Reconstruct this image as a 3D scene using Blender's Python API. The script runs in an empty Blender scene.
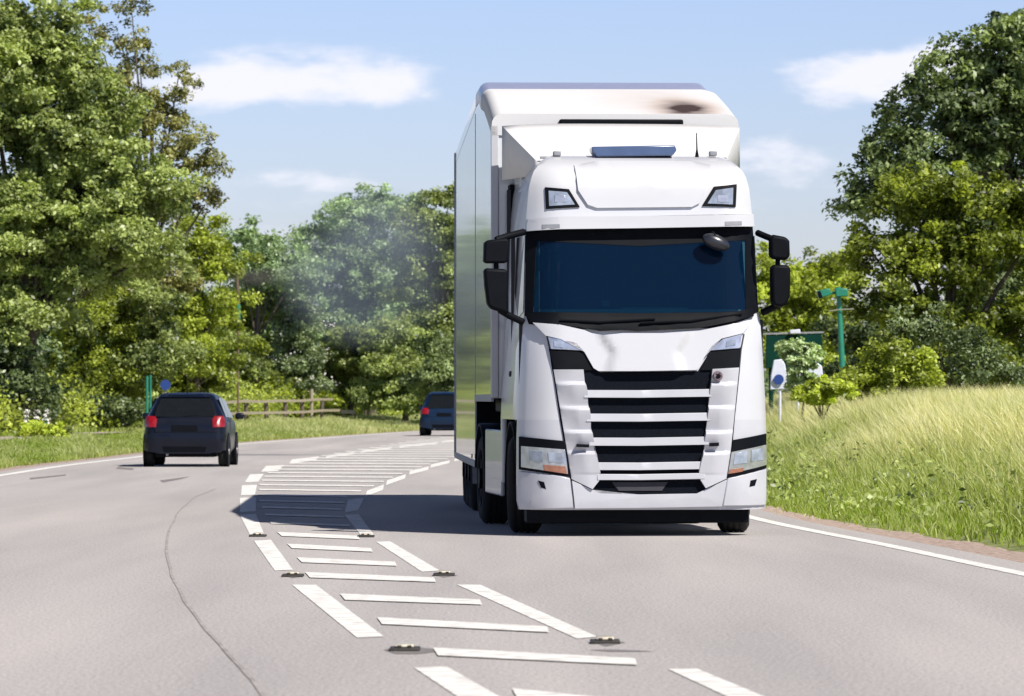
import bpy, bmesh, math, random
import numpy as np
from mathutils import Vector, Matrix, Euler
R = math.radians
random.seed(7); RNG = np.random.default_rng(11)
scene = bpy.context.scene
COL = scene.collection

# ------------------------------------------------------------------ camera
F = 4600.0; HOR = 398.0; CH = 1.4          # focal length in px, horizon row, camera height
cam = bpy.data.cameras.new('camera'); camo = bpy.data.objects.new('camera', cam); COL.objects.link(camo)
cam.sensor_width = 36; cam.lens = F/1024*36; cam.clip_start = .5; cam.clip_end = 9000
camo.location = (0, 0, CH); camo.rotation_euler = (R(90)+math.atan((HOR-348)/F), 0, 0)
cam.dof.use_dof = True; cam.dof.focus_distance = 47; cam.dof.aperture_fstop = 7
scene.camera = camo
# ------------------------------------------------------------------ world
SUND = Vector((-.62, .70, -1)).normalized()
EL = math.asin(-SUND.z); AZ = math.atan2(-SUND.x, -SUND.y)
w = bpy.data.worlds.new('World'); scene.world = w; w.use_nodes = True
nt = w.node_tree; N = nt.nodes; L = nt.links; N.clear()
def nd(t, **kw):
    n = N.new(t)
    for k, v in kw.items(): setattr(n, k, v)
    return n
def mth(op, a, b=None, c=None):
    n = nd('ShaderNodeMath', operation=op)
    for i, v in enumerate((a, b, c)):
        if v is None: continue
        if isinstance(v, (int, float)): n.inputs[i].default_value = v
        else: L.new(v, n.inputs[i])
    return n.outputs[0]
sky = nd('ShaderNodeTexSky', sky_type='NISHITA'); sky.sun_disc = False
sky.sun_elevation = EL; sky.sun_rotation = AZ; sky.air_density = 1.0; sky.dust_density = .6; sky.ozone_density = 2.5
tc = nd('ShaderNodeTexCoord'); sep = nd('ShaderNodeSeparateXYZ'); L.new(tc.outputs['Generated'], sep.inputs[0])
X, Y, Z = sep.outputs
az = mth('ARCTAN2', X, Y); ev = mth('ARCSINE', Z)
cmb = nd('ShaderNodeCombineXYZ'); L.new(mth('MULTIPLY', az, 1.0), cmb.inputs[0]); L.new(mth('MULTIPLY', ev, 2.4), cmb.inputs[1])
n1 = nd('ShaderNodeTexNoise'); n1.inputs['Scale'].default_value = 62; n1.inputs['Detail'].default_value = 7; n1.inputs['Roughness'].default_value = .55
L.new(cmb.outputs[0], n1.inputs['Vector'])
n2 = nd('ShaderNodeTexNoise'); n2.inputs['Scale'].default_value = 5; n2.inputs['Detail'].default_value = 4; L.new(cmb.outputs[0], n2.inputs['Vector'])
def puff(px, py, rx, ry, amp):
    a0 = math.atan((px-512)/F); e0 = math.atan((HOR-py)/F)
    dx = mth('DIVIDE', mth('SUBTRACT', az, a0), rx/F); dy = mth('DIVIDE', mth('SUBTRACT', ev, e0), ry/F)
    up = mth('MAXIMUM', dy, 0); dn = mth('MINIMUM', dy, 0)
    d = mth('ADD', mth('MULTIPLY', dx, dx), mth('ADD', mth('MULTIPLY', up, up), mth('MULTIPLY', mth('MULTIPLY', dn, dn), 1.6)))
    return mth('MULTIPLY', mth('EXPONENT', mth('MULTIPLY', d, -1)), amp)
tot = None
for p in [(245, 84, 85, 30, .9), (375, 82, 58, 28, .85), (190, 92, 70, 22, .5), (320, 182, 90, 12, .42), (860, 88, 75, 24, .75), (955, 64, 110, 22, .95),
          (770, 150, 80, 26, .45), (850, 185, 120, 18, .3), (500, 205, 500, 26, .16), (620, 30, 200, 12, .08), (250, 240, 120, 20, .25)]:
    p = (*p[:4], p[4]*1.2); q = puff(*p); tot = q if tot is None else mth('ADD', tot, q)
gen = mth('MULTIPLY', mth('MAXIMUM', mth('SUBTRACT', n2.outputs[0], .52), 0), mth('MULTIPLY', mth('GREATER_THAN', mth('ABSOLUTE', az), .14), 3.5))
tot = mth('ADD', tot, gen)
cl = mth('SUBTRACT', mth('ADD', tot, mth('MULTIPLY', mth('SUBTRACT', n1.outputs[0], .5), 2.0)), .16)
mr = nd('ShaderNodeMapRange'); mr.interpolation_type = 'SMOOTHSTEP'
L.new(cl, mr.inputs[0]); mr.inputs[1].default_value = 0; mr.inputs[2].default_value = .85; mr.inputs[3].default_value = 0; mr.inputs[4].default_value = .9
lim = mth('MULTIPLY', mr.outputs[0], mth('MINIMUM', mth('MULTIPLY', tot, 3.2), 1))
mixc = nd('ShaderNodeMix', data_type='RGBA'); L.new(lim, mixc.inputs['Factor'])
hs = nd('ShaderNodeMix', data_type='RGBA', blend_type='MULTIPLY'); hs.inputs['Factor'].default_value = 1
L.new(sky.outputs[0], hs.inputs['A']); hs.inputs['B'].default_value = (.90, .885, 1.14, 1)
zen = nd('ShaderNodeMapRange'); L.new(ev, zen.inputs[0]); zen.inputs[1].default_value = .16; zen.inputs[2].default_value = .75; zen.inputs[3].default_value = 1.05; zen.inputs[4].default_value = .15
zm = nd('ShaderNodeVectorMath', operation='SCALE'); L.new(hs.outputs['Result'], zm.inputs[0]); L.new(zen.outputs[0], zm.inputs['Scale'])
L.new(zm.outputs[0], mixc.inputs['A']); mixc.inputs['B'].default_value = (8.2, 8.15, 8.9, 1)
bg = nd('ShaderNodeBackground'); bg.inputs[1].default_value = .082
L.new(mixc.outputs['Result'], bg.inputs[0]); ow = nd('ShaderNodeOutputWorld'); L.new(bg.outputs[0], ow.inputs[0])
# ------------------------------------------------------------------ sun and exposure
sl = bpy.data.lights.new('sun', 'SUN'); sl.energy = 4.9; sl.angle = R(.53); sl.color = (1, .94, .85)
so = bpy.data.objects.new('sun', sl); COL.objects.link(so); so.rotation_euler = SUND.to_track_quat('-Z', 'Y').to_euler()
scene.view_settings.view_transform = 'Standard'; scene.view_settings.look = 'None'
scene.view_settings.exposure = .55; scene.view_settings.gamma = 1; scene.view_settings.use_curve_mapping = False
scene.cycles.max_bounces = 8; scene.cycles.transparent_max_bounces = 12

# ================================================================== materials
def new_mat(name):
    m = bpy.data.materials.new(name); m.use_nodes = True
    return m, m.node_tree, m.node_tree.nodes['Principled BSDF']
def mat(name, col, rough=.5, metal=0, coat=0, var=.0, scale=8, bump=0, spec=None, col2=None, detail=5, coords='Object'):
    m, t, b = new_mat(name)
    b.inputs['Base Color'].default_value = (*col, 1); b.inputs['Roughness'].default_value = rough
    b.inputs['Metallic'].default_value = metal; b.inputs['Coat Weight'].default_value = coat; b.inputs['Coat Roughness'].default_value = .04
    if spec is not None: b.inputs['Specular IOR Level'].default_value = spec
    if var or bump or col2:
        c = t.nodes.new('ShaderNodeTexCoord'); n = t.nodes.new('ShaderNodeTexNoise')
        n.inputs['Scale'].default_value = scale; n.inputs['Detail'].default_value = detail
        t.links.new(c.outputs[coords], n.inputs['Vector'])
        cr = t.nodes.new('ShaderNodeValToRGB'); cr.color_ramp.elements[0].position = .3; cr.color_ramp.elements[1].position = .7
        a = tuple(x*(1-var) for x in col); z = col2 if col2 else tuple(min(1, x*(1+var)) for x in col)
        cr.color_ramp.elements[0].color = (*a, 1); cr.color_ramp.elements[1].color = (*z, 1)
        t.links.new(n.outputs[0], cr.inputs[0]); t.links.new(cr.outputs[0], b.inputs['Base Color'])
        if bump:
            bp = t.nodes.new('ShaderNodeBump'); bp.inputs['Strength'].default_value = bump; bp.inputs['Distance'].default_value = .02
            t.links.new(n.outputs[0], bp.inputs['Height']); t.links.new(bp.outputs[0], b.inputs['Normal'])
    return m
M = {}
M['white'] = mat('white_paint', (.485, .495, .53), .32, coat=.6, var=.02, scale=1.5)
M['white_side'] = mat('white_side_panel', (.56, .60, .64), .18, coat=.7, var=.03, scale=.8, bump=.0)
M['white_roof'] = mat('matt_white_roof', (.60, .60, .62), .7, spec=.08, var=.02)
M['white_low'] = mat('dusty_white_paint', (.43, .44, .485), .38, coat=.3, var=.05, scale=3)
M['black'] = mat('black_plastic', (.0025, .0035, .006), .6, var=.2, spec=.10)
M['mesh'] = mat('grille_mesh', (.0025, .004, .008), .7, spec=.08, var=.5, scale=60)
M['rubber'] = mat('tyre_rubber', (.009, .009, .010), .95, var=.25, scale=20, bump=.3)
M['seam'] = mat('seam_rubber', (.03, .03, .04), .8, var=.1)
M['glass'] = mat('windscreen_glass', (.002, .012, .034), .03, coat=0, var=.25, scale=1.2)
M['sideglass'] = mat('side_glass', (.008, .010, .012), .06, spec=.3, var=.1)
M['chrome'] = mat('lamp_reflector', (.50, .52, .56), .22, metal=.7, var=.2, scale=12)
M['lens'] = mat('lamp_lens', (.24, .28, .36), .08, coat=1, var=.35, scale=9)
M['amber'] = mat('amber_lens', (.27, .12, .08), .2, coat=.6, var=.2, scale=30)
M['blueplastic'] = mat('tinted_blue_plastic', (.055, .09, .19), .25, coat=.3, var=.08)
M['roof_sheen'] = mat('roof_sky_sheen', (.27, .28, .38), .35, coat=.2, var=.06)  # grey-violet colour stands in for sky reflected off the roof crest
M['alu'] = mat('aluminium', (.55, .56, .58), .35, metal=.8, var=.1)
M['greyp'] = mat('grey_plastic', (.22, .23, .26), .5, var=.1)
M['carblue'] = mat('navy_car_paint', (.0025, .0045, .012), .32, coat=.12, spec=.25, var=.1)
M['carblue2'] = mat('blue_car_paint', (.003, .014, .040), .32, coat=.12, spec=.25, var=.1)
M['redlens'] = mat('red_lens', (.20, .004, .010), .25, coat=.3, var=.25, scale=18)
M['line'] = mat('road_paint', (.46, .445, .43), .8, var=.0, scale=7, col2=(.80, .79, .77), detail=9)
M['timber'] = mat('weathered_timber', (.30, .26, .19), .85, var=.2, scale=6, bump=.3)
M['timberdark'] = mat('dark_timber', (.10, .075, .06), .9, var=.25, scale=6)
M['bark'] = mat('bark', (.085, .07, .055), .95, var=.35, scale=9, bump=.8)
M['green'] = mat('green_paint', (.01, .17, .11), .4, coat=.2, var=.12, scale=4)
M['darkgreen'] = mat('dark_green_panel', (.002, .030, .022), .7, spec=.1, var=.15, scale=2)
M['signblue'] = mat('sign_blue', (.015, .045, .20), .4, var=.1)
M['signwhite'] = mat('sign_white', (.55, .58, .68), .45, var=.05)
M['studiron'] = mat('stud_iron', (.03, .028, .026), .7, var=.4, scale=40)
M['studlens'] = mat('stud_lens', (.55, .50, .40), .3, coat=.5, var=.2)
M['stain'] = mat('tyre_rubber_stain', (.17, .155, .155), .9, var=.2, scale=8)
M['flower'] = mat('flower_white', (.62, .60, .58), .8, var=.1)
M['tan'] = mat('tan_panel', (.55, .45, .36), .7, var=.1)

def node_tools(t):
    def A(ty, **kw):
        n = t.nodes.new(ty)
        for k, v in kw.items(): setattr(n, k, v)
        return n
    return A, t.links.new
# asphalt
m, t, b = new_mat('worn_asphalt'); A, K = node_tools(t)
tcn = A('ShaderNodeTexCoord')
fine = A('ShaderNodeTexNoise'); fine.inputs['Scale'].default_value = 45; fine.inputs['Detail'].default_value = 4; fine.inputs['Roughness'].default_value = .9
mid = A('ShaderNodeTexNoise'); mid.inputs['Scale'].default_value = .8; mid.inputs['Detail'].default_value = 6
mp = A('ShaderNodeMapping'); mp.inputs['Scale'].default_value = (1, .08, 1); K(tcn.outputs['Object'], mp.inputs[0]); K(mp.outputs[0], mid.inputs['Vector'])
mp2 = A('ShaderNodeMapping'); mp2.inputs['Scale'].default_value = (1, .35, 1); K(tcn.outputs['Object'], mp2.inputs[0]); K(mp2.outputs[0], fine.inputs['Vector'])
c1 = A('ShaderNodeValToRGB'); c1.color_ramp.elements[0].position = .30; c1.color_ramp.elements[0].color = (.200, .188, .184, 1); c1.color_ramp.elements[1].position = .68; c1.color_ramp.elements[1].color = (.575, .538, .525, 1)
K(fine.outputs[0], c1.inputs[0])
c2 = A('ShaderNodeValToRGB'); c2.color_ramp.elements[0].position = .3; c2.color_ramp.elements[0].color = (.74, .75, .77, 1); c2.color_ramp.elements[1].position = .7; c2.color_ramp.elements[1].color = (1.0, 1.0, 1.0, 1)
K(mid.outputs[0], c2.inputs[0])
mx = A('ShaderNodeMix', data_type='RGBA', blend_type='MULTIPLY'); mx.inputs['Factor'].default_value = 1
K(c1.outputs[0], mx.inputs['A']); K(c2.outputs[0], mx.inputs['B']); K(mx.outputs['Result'], b.inputs['Base Color']); b.inputs['Roughness'].default_value = .85
bp = A('ShaderNodeBump'); bp.inputs['Strength'].default_value = .25; bp.inputs['Distance'].default_value = .01; K(fine.outputs[0], bp.inputs['Height']); K(bp.outputs[0], b.inputs['Normal'])
M['asphalt'] = m
M['gravel'] = mat('verge_gravel', (.22, .155, .125), .95, var=.25, scale=14, bump=.6, col2=(.46, .36, .31))
M['soil'] = mat('grassy_soil', (.12, .15, .035), .95, var=.3, scale=3, col2=(.22, .24, .08))
M['pathm'] = mat('pinkish_path', (.30, .25, .22), .9, var=.15, scale=2, col2=(.42, .36, .33))
M['stone'] = mat('grey_kerbstone', (.30, .27, .25), .9, var=.2, scale=4)
# trailer front cap: white with a soot mark
m, t, b = new_mat('sooty_white_cap'); A, K = node_tools(t)
b.inputs['Roughness'].default_value = .9; b.inputs['Specular IOR Level'].default_value = .05
tcn = A('ShaderNodeTexCoord'); sp = A('ShaderNodeSeparateXYZ'); K(tcn.outputs['Object'], sp.inputs[0])
def mm(op, a, b_=None):
    n = A('ShaderNodeMath', operation=op)
    for i, v in enumerate((a, b_)):
        if v is None: continue
        if isinstance(v, (int, float)): n.inputs[i].default_value = v
        else: K(v, n.inputs[i])
    return n.outputs[0]
nz = A('ShaderNodeTexNoise'); nz.inputs['Scale'].default_value = 2.2; nz.inputs['Detail'].default_value = 5; K(tcn.outputs['Object'], nz.inputs['Vector'])
def blob(cx, cy, rx, ry, amp):
    dx = mm('DIVIDE', mm('SUBTRACT', sp.outputs[0], cx), rx); dy = mm('DIVIDE', mm('SUBTRACT', sp.outputs[1], cy), ry)
    return mm('MULTIPLY', mm('EXPONENT', mm('MULTIPLY', mm('ADD', mm('MULTIPLY', dx, dx), mm('MULTIPLY', dy, dy)), -1)), amp)
s = mm('MULTIPLY', mm('ADD', blob(.80, .45, .27, .85, 1.2), blob(.45, 1.6, .6, 1.5, .16)), mm('MULTIPLY', mm('GREATER_THAN', sp.outputs[1], .001), mm('ADD', mm('MULTIPLY', nz.outputs[0], 1.2), .35)))
cr = A('ShaderNodeValToRGB'); e = cr.color_ramp.elements; e[0].position = 0; e[0].color = (.56, .565, .585, 1); e[1].position = 1; e[1].color = (.05, .035, .035, 1)
q = cr.color_ramp.elements.new(.35); q.color = (.42, .37, .35, 1)
K(s, cr.inputs[0]); K(cr.outputs[0], b.inputs['Base Color']); M['cap'] = m

def leaf_mat(name, dark, lightc, trans=.35, gloss=.5):
    m, t, b = new_mat(name); A, K = node_tools(t)
    at = A('ShaderNodeAttribute', attribute_name='tint'); cr = A('ShaderNodeValToRGB')
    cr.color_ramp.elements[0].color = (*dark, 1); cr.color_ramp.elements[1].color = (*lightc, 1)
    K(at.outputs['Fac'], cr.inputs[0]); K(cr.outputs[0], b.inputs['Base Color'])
    b.inputs['Roughness'].default_value = .42; b.inputs['Specular IOR Level'].default_value = gloss
    tr = A('ShaderNodeBsdfTranslucent'); mg = A('ShaderNodeMix', data_type='RGBA', blend_type='MULTIPLY'); mg.inputs['Factor'].default_value = 1
    K(cr.outputs[0], mg.inputs['A']); mg.inputs['B'].default_value = (1.25, 1.28, .55, 1); K(mg.outputs['Result'], tr.inputs[0])
    ms = A('ShaderNodeMixShader'); ms.inputs[0].default_value = trans; K(b.outputs[0], ms.inputs[1]); K(tr.outputs[0], ms.inputs[2])
    K(ms.outputs[0], t.nodes['Material Output'].inputs[0]); return m
LM = {'mid': leaf_mat('leaf_mid_green', (.038, .066, .018), (.54, .64, .22)),
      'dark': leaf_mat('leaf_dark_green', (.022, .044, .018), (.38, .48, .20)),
      'yellow': leaf_mat('leaf_yellow_green', (.060, .088, .012), (.64, .74, .12), .45),
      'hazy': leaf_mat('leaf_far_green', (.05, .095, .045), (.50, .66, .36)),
      'brown': leaf_mat('leaf_bronze_green', (.06, .065, .022), (.50, .50, .18)),
      'elder': leaf_mat('leaf_pale_green', (.06, .09, .03), (.55, .68, .38)),
      'grass': leaf_mat('grass_blade', (.22, .32, .025), (.88, .82, .56), .5, .3)}

# ================================================================== helpers
def link(name, me, material=None, parent=None, mtx=None):
    o = bpy.data.objects.new(name, me); COL.objects.link(o)
    if material is not None:
        for q in (material if isinstance(material, (list, tuple)) else [material]): me.materials.append(q)
    if parent: o.parent = parent
    if mtx is not None: o.matrix_local = mtx
    return o
def from_bm(name, bm, material, parent=None, smooth=35, bevel=0, mtx=None):
    me = bpy.data.meshes.new(name); bmesh.ops.recalc_face_normals(bm, faces=bm.faces); bm.to_mesh(me); bm.free()
    if smooth:
        me.polygons.foreach_set('use_smooth', [True]*len(me.polygons)); me.set_sharp_from_angle(angle=R(smooth))
    o = link(name, me, material, parent, mtx)
    if bevel:
        md = o.modifiers.new('bevel', 'BEVEL'); md.width = bevel; md.segments = 2; md.limit_method = 'ANGLE'; md.angle_limit = R(40)
    return o
def tag(o, label, cat, group=None):
    o['label'] = label; o['category'] = cat
    if group: o['group'] = group
    return o
def struct(o): o['kind'] = 'structure'; return o
def thing(name, label, cat, loc=(0, 0, 0), rz=0, group=None):
    o = bpy.data.objects.new(name, None); COL.objects.link(o); o.location = loc; o.rotation_euler = (0, 0, rz); o.empty_display_size = .3
    return tag(o, label, cat, group)
def interp(pts):
    xs = [p[0] for p in pts]; ys = [p[1] for p in pts]
    return lambda v: float(np.interp(v, xs, ys))
def G(px, py):                                  # ground point seen at a pixel
    D = F*CH/(py-HOR); return Vector(((px-512)/F*D, D, 0))
def W(px, py, D): return Vector(((px-512)/F*D, D, CH+(HOR-py)/F*D))
class Frame:
    def __init__(s, ox, oy, yaw): s.ox, s.oy, s.c, s.s = ox, oy, math.cos(yaw), math.sin(yaw)
    def at(s, px, py, yl):
        a = (px-512)/F
        xl = (a*(s.oy+yl*s.c)-s.ox+yl*s.s)/(s.c-a*s.s); Wy = s.oy+xl*s.s+yl*s.c
        return xl, CH+(HOR-py)/F*Wy
    def on(s, px, py, yf, off=0, wl=None):
        y = 0
        for _ in range(6):
            x, z = s.at(px, py, y)
            if wl: lim = wl(z)-.005; x = max(-lim, min(lim, x))
            y = yf(x, z)-off
        return x, y, z
def panel(name, poly, material, parent, fr, yf, off=.012, thick=.05, cell=.10, offf=None, bevel=.006, wl=None, local=False, smooth=35):
    pts = poly if local else [(lambda q: (q[0], q[2]))(fr.on(px, py, yf, off, wl)) for px, py in poly]
    bm = bmesh.new(); vs = [bm.verts.new((x, 0, z)) for x, z in pts]; bm.faces.new(vs)
    bmesh.ops.triangulate(bm, faces=bm.faces[:])
    x0, x1 = min(p[0] for p in pts), max(p[0] for p in pts); z0, z1 = min(p[1] for p in pts), max(p[1] for p in pts)
    cx = cell if isinstance(cell, (int, float)) else cell[0]; cz = cell if isinstance(cell, (int, float)) else cell[1]
    for a, b_, d, ax in ((x0, x1, cx, 0), (z0, z1, cz, 2)):
        k = a+d
        while k < b_-.005:
            co = [0, 0, 0]; no = [0, 0, 0]; co[ax] = k; no[ax] = 1
            bmesh.ops.bisect_plane(bm, geom=bm.verts[:]+bm.edges[:]+bm.faces[:], plane_co=co, plane_no=no, dist=1e-5); k += d
    for v in bm.verts: v.co.y = yf(v.co.x, v.co.z)+.002
    ex = bmesh.ops.extrude_face_region(bm, geom=bm.faces[:])
    for v in ex['geom']:
        if isinstance(v, bmesh.types.BMVert):
            o = off if offf is None else offf(v.co.x, v.co.z)
            v.co.y = yf(v.co.x, v.co.z)-o
    for v in bm.verts:
        if abs(v.co.y-(yf(v.co.x, v.co.z)+.002)) < 1e-6: v.co.y += thick
    return from_bm(name, bm, material, parent, smooth=smooth, bevel=bevel)
def slab(name, poly, yl, thick, material, parent=None, fr=None, bevel=.01):     # an upright slab with an outline at one depth
    pts = [fr.at(px, py, yl) for px, py in poly] if fr else poly
    bm = bmesh.new(); vs = [bm.verts.new((x, yl, z)) for x, z in pts]; f = bm.faces.new(vs)
    ex = bmesh.ops.extrude_face_region(bm, geom=[f])
    for v in ex['geom']:
        if isinstance(v, bmesh.types.BMVert): v.co.y += thick
    return from_bm(name, bm, material, parent, bevel=bevel)
def box(name, x0, x1, y0, y1, z0, z1, material, parent=None, bevel=.01, mtx=None):
    bm = bmesh.new(); bmesh.ops.create_cube(bm, size=1)
    for v in bm.verts: v.co = Vector(((x0+x1)/2+v.co.x*(x1-x0), (y0+y1)/2+v.co.y*(y1-y0), (z0+z1)/2+v.co.z*(z1-z0)))
    return from_bm(name, bm, material, parent, smooth=30, bevel=bevel, mtx=mtx)
def tube_bm(bm, pts, rad, n=8):
    pts = [Vector(p) for p in pts]; rad = rad if isinstance(rad, (list, tuple)) else [rad]*len(pts); rings = []
    for i, p in enumerate(pts):
        d = (pts[min(i+1, len(pts)-1)]-pts[max(i-1, 0)]).normalized()
        u = d.orthogonal().normalized(); v = d.cross(u)
        if i and rings:
            pu = rings[-1][0].co-pts[i-1]; u = (pu-d*pu.dot(d)).normalized(); v = d.cross(u)
        rings.append([bm.verts.new(p+(u*math.cos(2*math.pi*k/n)+v*math.sin(2*math.pi*k/n))*rad[i]) for k in range(n)])
    for a, b_ in zip(rings, rings[1:]):
        for k in range(n): bm.faces.new((a[k], a[(k+1) % n], b_[(k+1) % n], b_[k]))
    bm.faces.new(rings[0][::-1]); bm.faces.new(rings[-1])
def tube(name, pts, rad, material, parent=None, n=8):
    bm = bmesh.new(); tube_bm(bm, pts, rad, n); return from_bm(name, bm, material, parent, smooth=50)
def lathe_x(bm, prof, n=36):                  # profile (x, r) turned about the x axis
    rings = [[bm.verts.new((x, r*math.cos(2*math.pi*k/n), r*math.sin(2*math.pi*k/n))) for k in range(n)] for x, r in prof]
    for a, b_ in zip(rings, rings[1:]):
        for k in range(n): bm.faces.new((a[k], a[(k+1) % n], b_[(k+1) % n], b_[k]))
    bm.faces.new(rings[0]); bm.faces.new(rings[-1][::-1])
def wheel(parent, x, y, r, wdt, side, steer=0, rim='black', mtx=None):  # side -1: outer face towards -x
    bm = bmesh.new(); h = wdt/2; c = .06*r/.5
    grooves = []
    xs = np.linspace(-h+c, h-c, 11)
    for i, v in enumerate(xs): grooves.append((v, r-(.012*r/.5 if i in (2, 5, 8) else 0)))
    lathe_x(bm, [(-h+.02, r*.60), (-h, r*.68), (-h, r*.86), (-h+c*.5, r*.96)]+grooves+[(h-c*.5, r*.96), (h, r*.86), (h, r*.68), (h-.02, r*.60)], 48)
    base = Matrix.Translation((x, y, r)) @ Matrix.Rotation(steer, 4, 'Z')
    ty = from_bm('wheel', bm, M['rubber'], parent, mtx=(mtx @ base if mtx else base))
    bm = bmesh.new(); o = side*(h+.006)
    lathe_x(bm, [(side*h*.2, r*.56), (o, r*.62), (o-side*.02, r*.55), (o-side*.10*r/.5, r*.50), (o-side*.08*r/.5, r*.25), (o+side*.01, r*.22), (o+side*.01, r*.05)], 32)
    from_bm('rim', bm, M[rim], ty)
    return ty

# ================================================================== road geometry
def edge_curve(px):
    g = [G(*p) for p in px]; return g
LE = [(-9.6, -200), (-9.6, 40), (-9.4, 60)]+[(p.x, p.y) for p in (G(0, 475), G(60, 466), (G(135, 457)), G(240, 444), G(330, 437.5), G(410, 432))]
RE = [(14, -200), (9.5, -10), (6.9, 14), (5.2, 24)]+[(p.x, p.y) for p in (G(1024, 573), G(900, 547), G(770, 521))]
RE += [(2.55, 64), (2.5, 80), (2.9, 100), (3.4, 123), (5.2, 160), (7.8, 190), (14, 238), (30, 300), (120, 420)]
LE += [(2.5, 238), (17, 300), (104, 420)]
LE.sort(key=lambda p: p[1]); RE.sort(key=lambda p: p[1])
def cr_curve(P):
    xs = np.array([p[0] for p in P]); ys = np.array([p[1] for p in P])
    m = np.gradient(xs, ys)
    def f(y):
        y = np.asarray(y, float); i = np.clip(np.searchsorted(ys, y)-1, 0, len(ys)-2); h = ys[i+1]-ys[i]; t_ = np.clip((y-ys[i])/h, 0, 1)
        return ((2*t_**3-3*t_**2+1)*xs[i]+(t_**3-2*t_**2+t_)*h*m[i]+(-2*t_**3+3*t_**2)*xs[i+1]+(t_**3-t_**2)*h*m[i+1])
    return f
xL = cr_curve(LE); xR = cr_curve(RE)
def smooth(t_): t_ = np.clip(t_, 0, 1); return t_*t_*(3-2*t_)
def ground_z(x, y):
    x = np.asarray(x, float); y = np.asarray(y, float); yy = np.clip(y, -200, 420)
    sr = x-xR(yy); sl_ = xL(yy)-x
    z = np.where(sr > 0, -.05+.84*smooth((sr-.7)/4.2), -.05)
    z = np.where(sl_ > 0, -.05+.38*smooth((sl_-1.0)/6), z)
    z = np.where((sr > 0) & (sl_ > 0), -.05, z)
    far = smooth((np.hypot(x, y)-420)/200)
    return z*(1-far)+(.1)*far

def grid_sheet(name, XS, YS, zf, material):
    gx, gy = np.meshgrid(XS, YS); gz = zf(gx, gy); n, m_ = gx.shape
    v = np.stack([gx.ravel(), gy.ravel(), gz.ravel()], 1)
    i = np.arange(n*m_).reshape(n, m_); f = np.stack([i[:-1, :-1].ravel(), i[:-1, 1:].ravel(), i[1:, 1:].ravel(), i[1:, :-1].ravel()], 1)
    me = bpy.data.meshes.new(name); me.from_pydata(v.tolist(), [], f.tolist()); me.polygons.foreach_set('use_smooth', [True]*len(f))
    return link(name, me, material)
XS = np.concatenate([[-4000, -1500, -600, -250, -120, -70], np.arange(-50, 60.1, .8), [80, 130, 250, 600, 1500, 4000]])
YS = np.concatenate([[-3000, -800, -250, -100, -40], np.arange(-10, 300, 2.0), [320, 350, 400, 450, 520, 700, 1200, 2500, 8000]])
struct(grid_sheet('ground', XS, YS, ground_z, M['soil']))
def ribbon(name, fa, fb, y0, y1, step, z, material, cols=1, kind=True):
    ys = np.arange(y0, y1+step, step); vs = []; fs = []
    for y in ys:
        a, b_ = float(fa(y)), float(fb(y))
        for c in range(cols+1):
            zz = z(y, c) if callable(z) else z
            vs.append((a+(b_-a)*c/cols, y, zz))
    for i in range(len(ys)-1):
        for c in range(cols):
            k = i*(cols+1)+c; fs.append((k, k+1, k+cols+2, k+cols+1))
    me = bpy.data.meshes.new(name); me.from_pydata(vs, [], fs); o = link(name, me, material)
    return struct(o) if kind else o
ribbon('road', lambda y: xL(y)-.42, lambda y: xR(y)+.40, -120, 400, 1.5, 0.0, M['asphalt'], 6)
def wob(y, k): return .10*math.sin(y*1.7+k)+.08*math.sin(y*3.9+2*k)+.05*math.sin(y*9.1+k)
gw = interp([(20, 1.5), (42, 1.25), (56, .85), (80, .8), (400, .8)])
ribbon('gravel_verge', lambda y: xR(y)+.30, lambda y: xR(y)+gw(y)+wob(y, 1), -20, 300, .35, lambda y, c: -.006 if c < 3 else -.05, M['gravel'], 3)
ribbon('gravel_verge', lambda y: xL(y)-1.15-wob(y, 3), lambda y: xL(y)-.32, 20, 300, .35, lambda y, c: -.05 if c == 0 else -.006, M['gravel'], 3)
ribbon('edge_line', lambda y: xR(y)-.13, lambda y: xR(y)+.03, -30, 300, 1.0, .004, M['line'])
ribbon('edge_line', lambda y: xL(y)-.05, lambda y: xL(y)+.17, -30, 300, 1.0, .004, M['line'])
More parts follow.
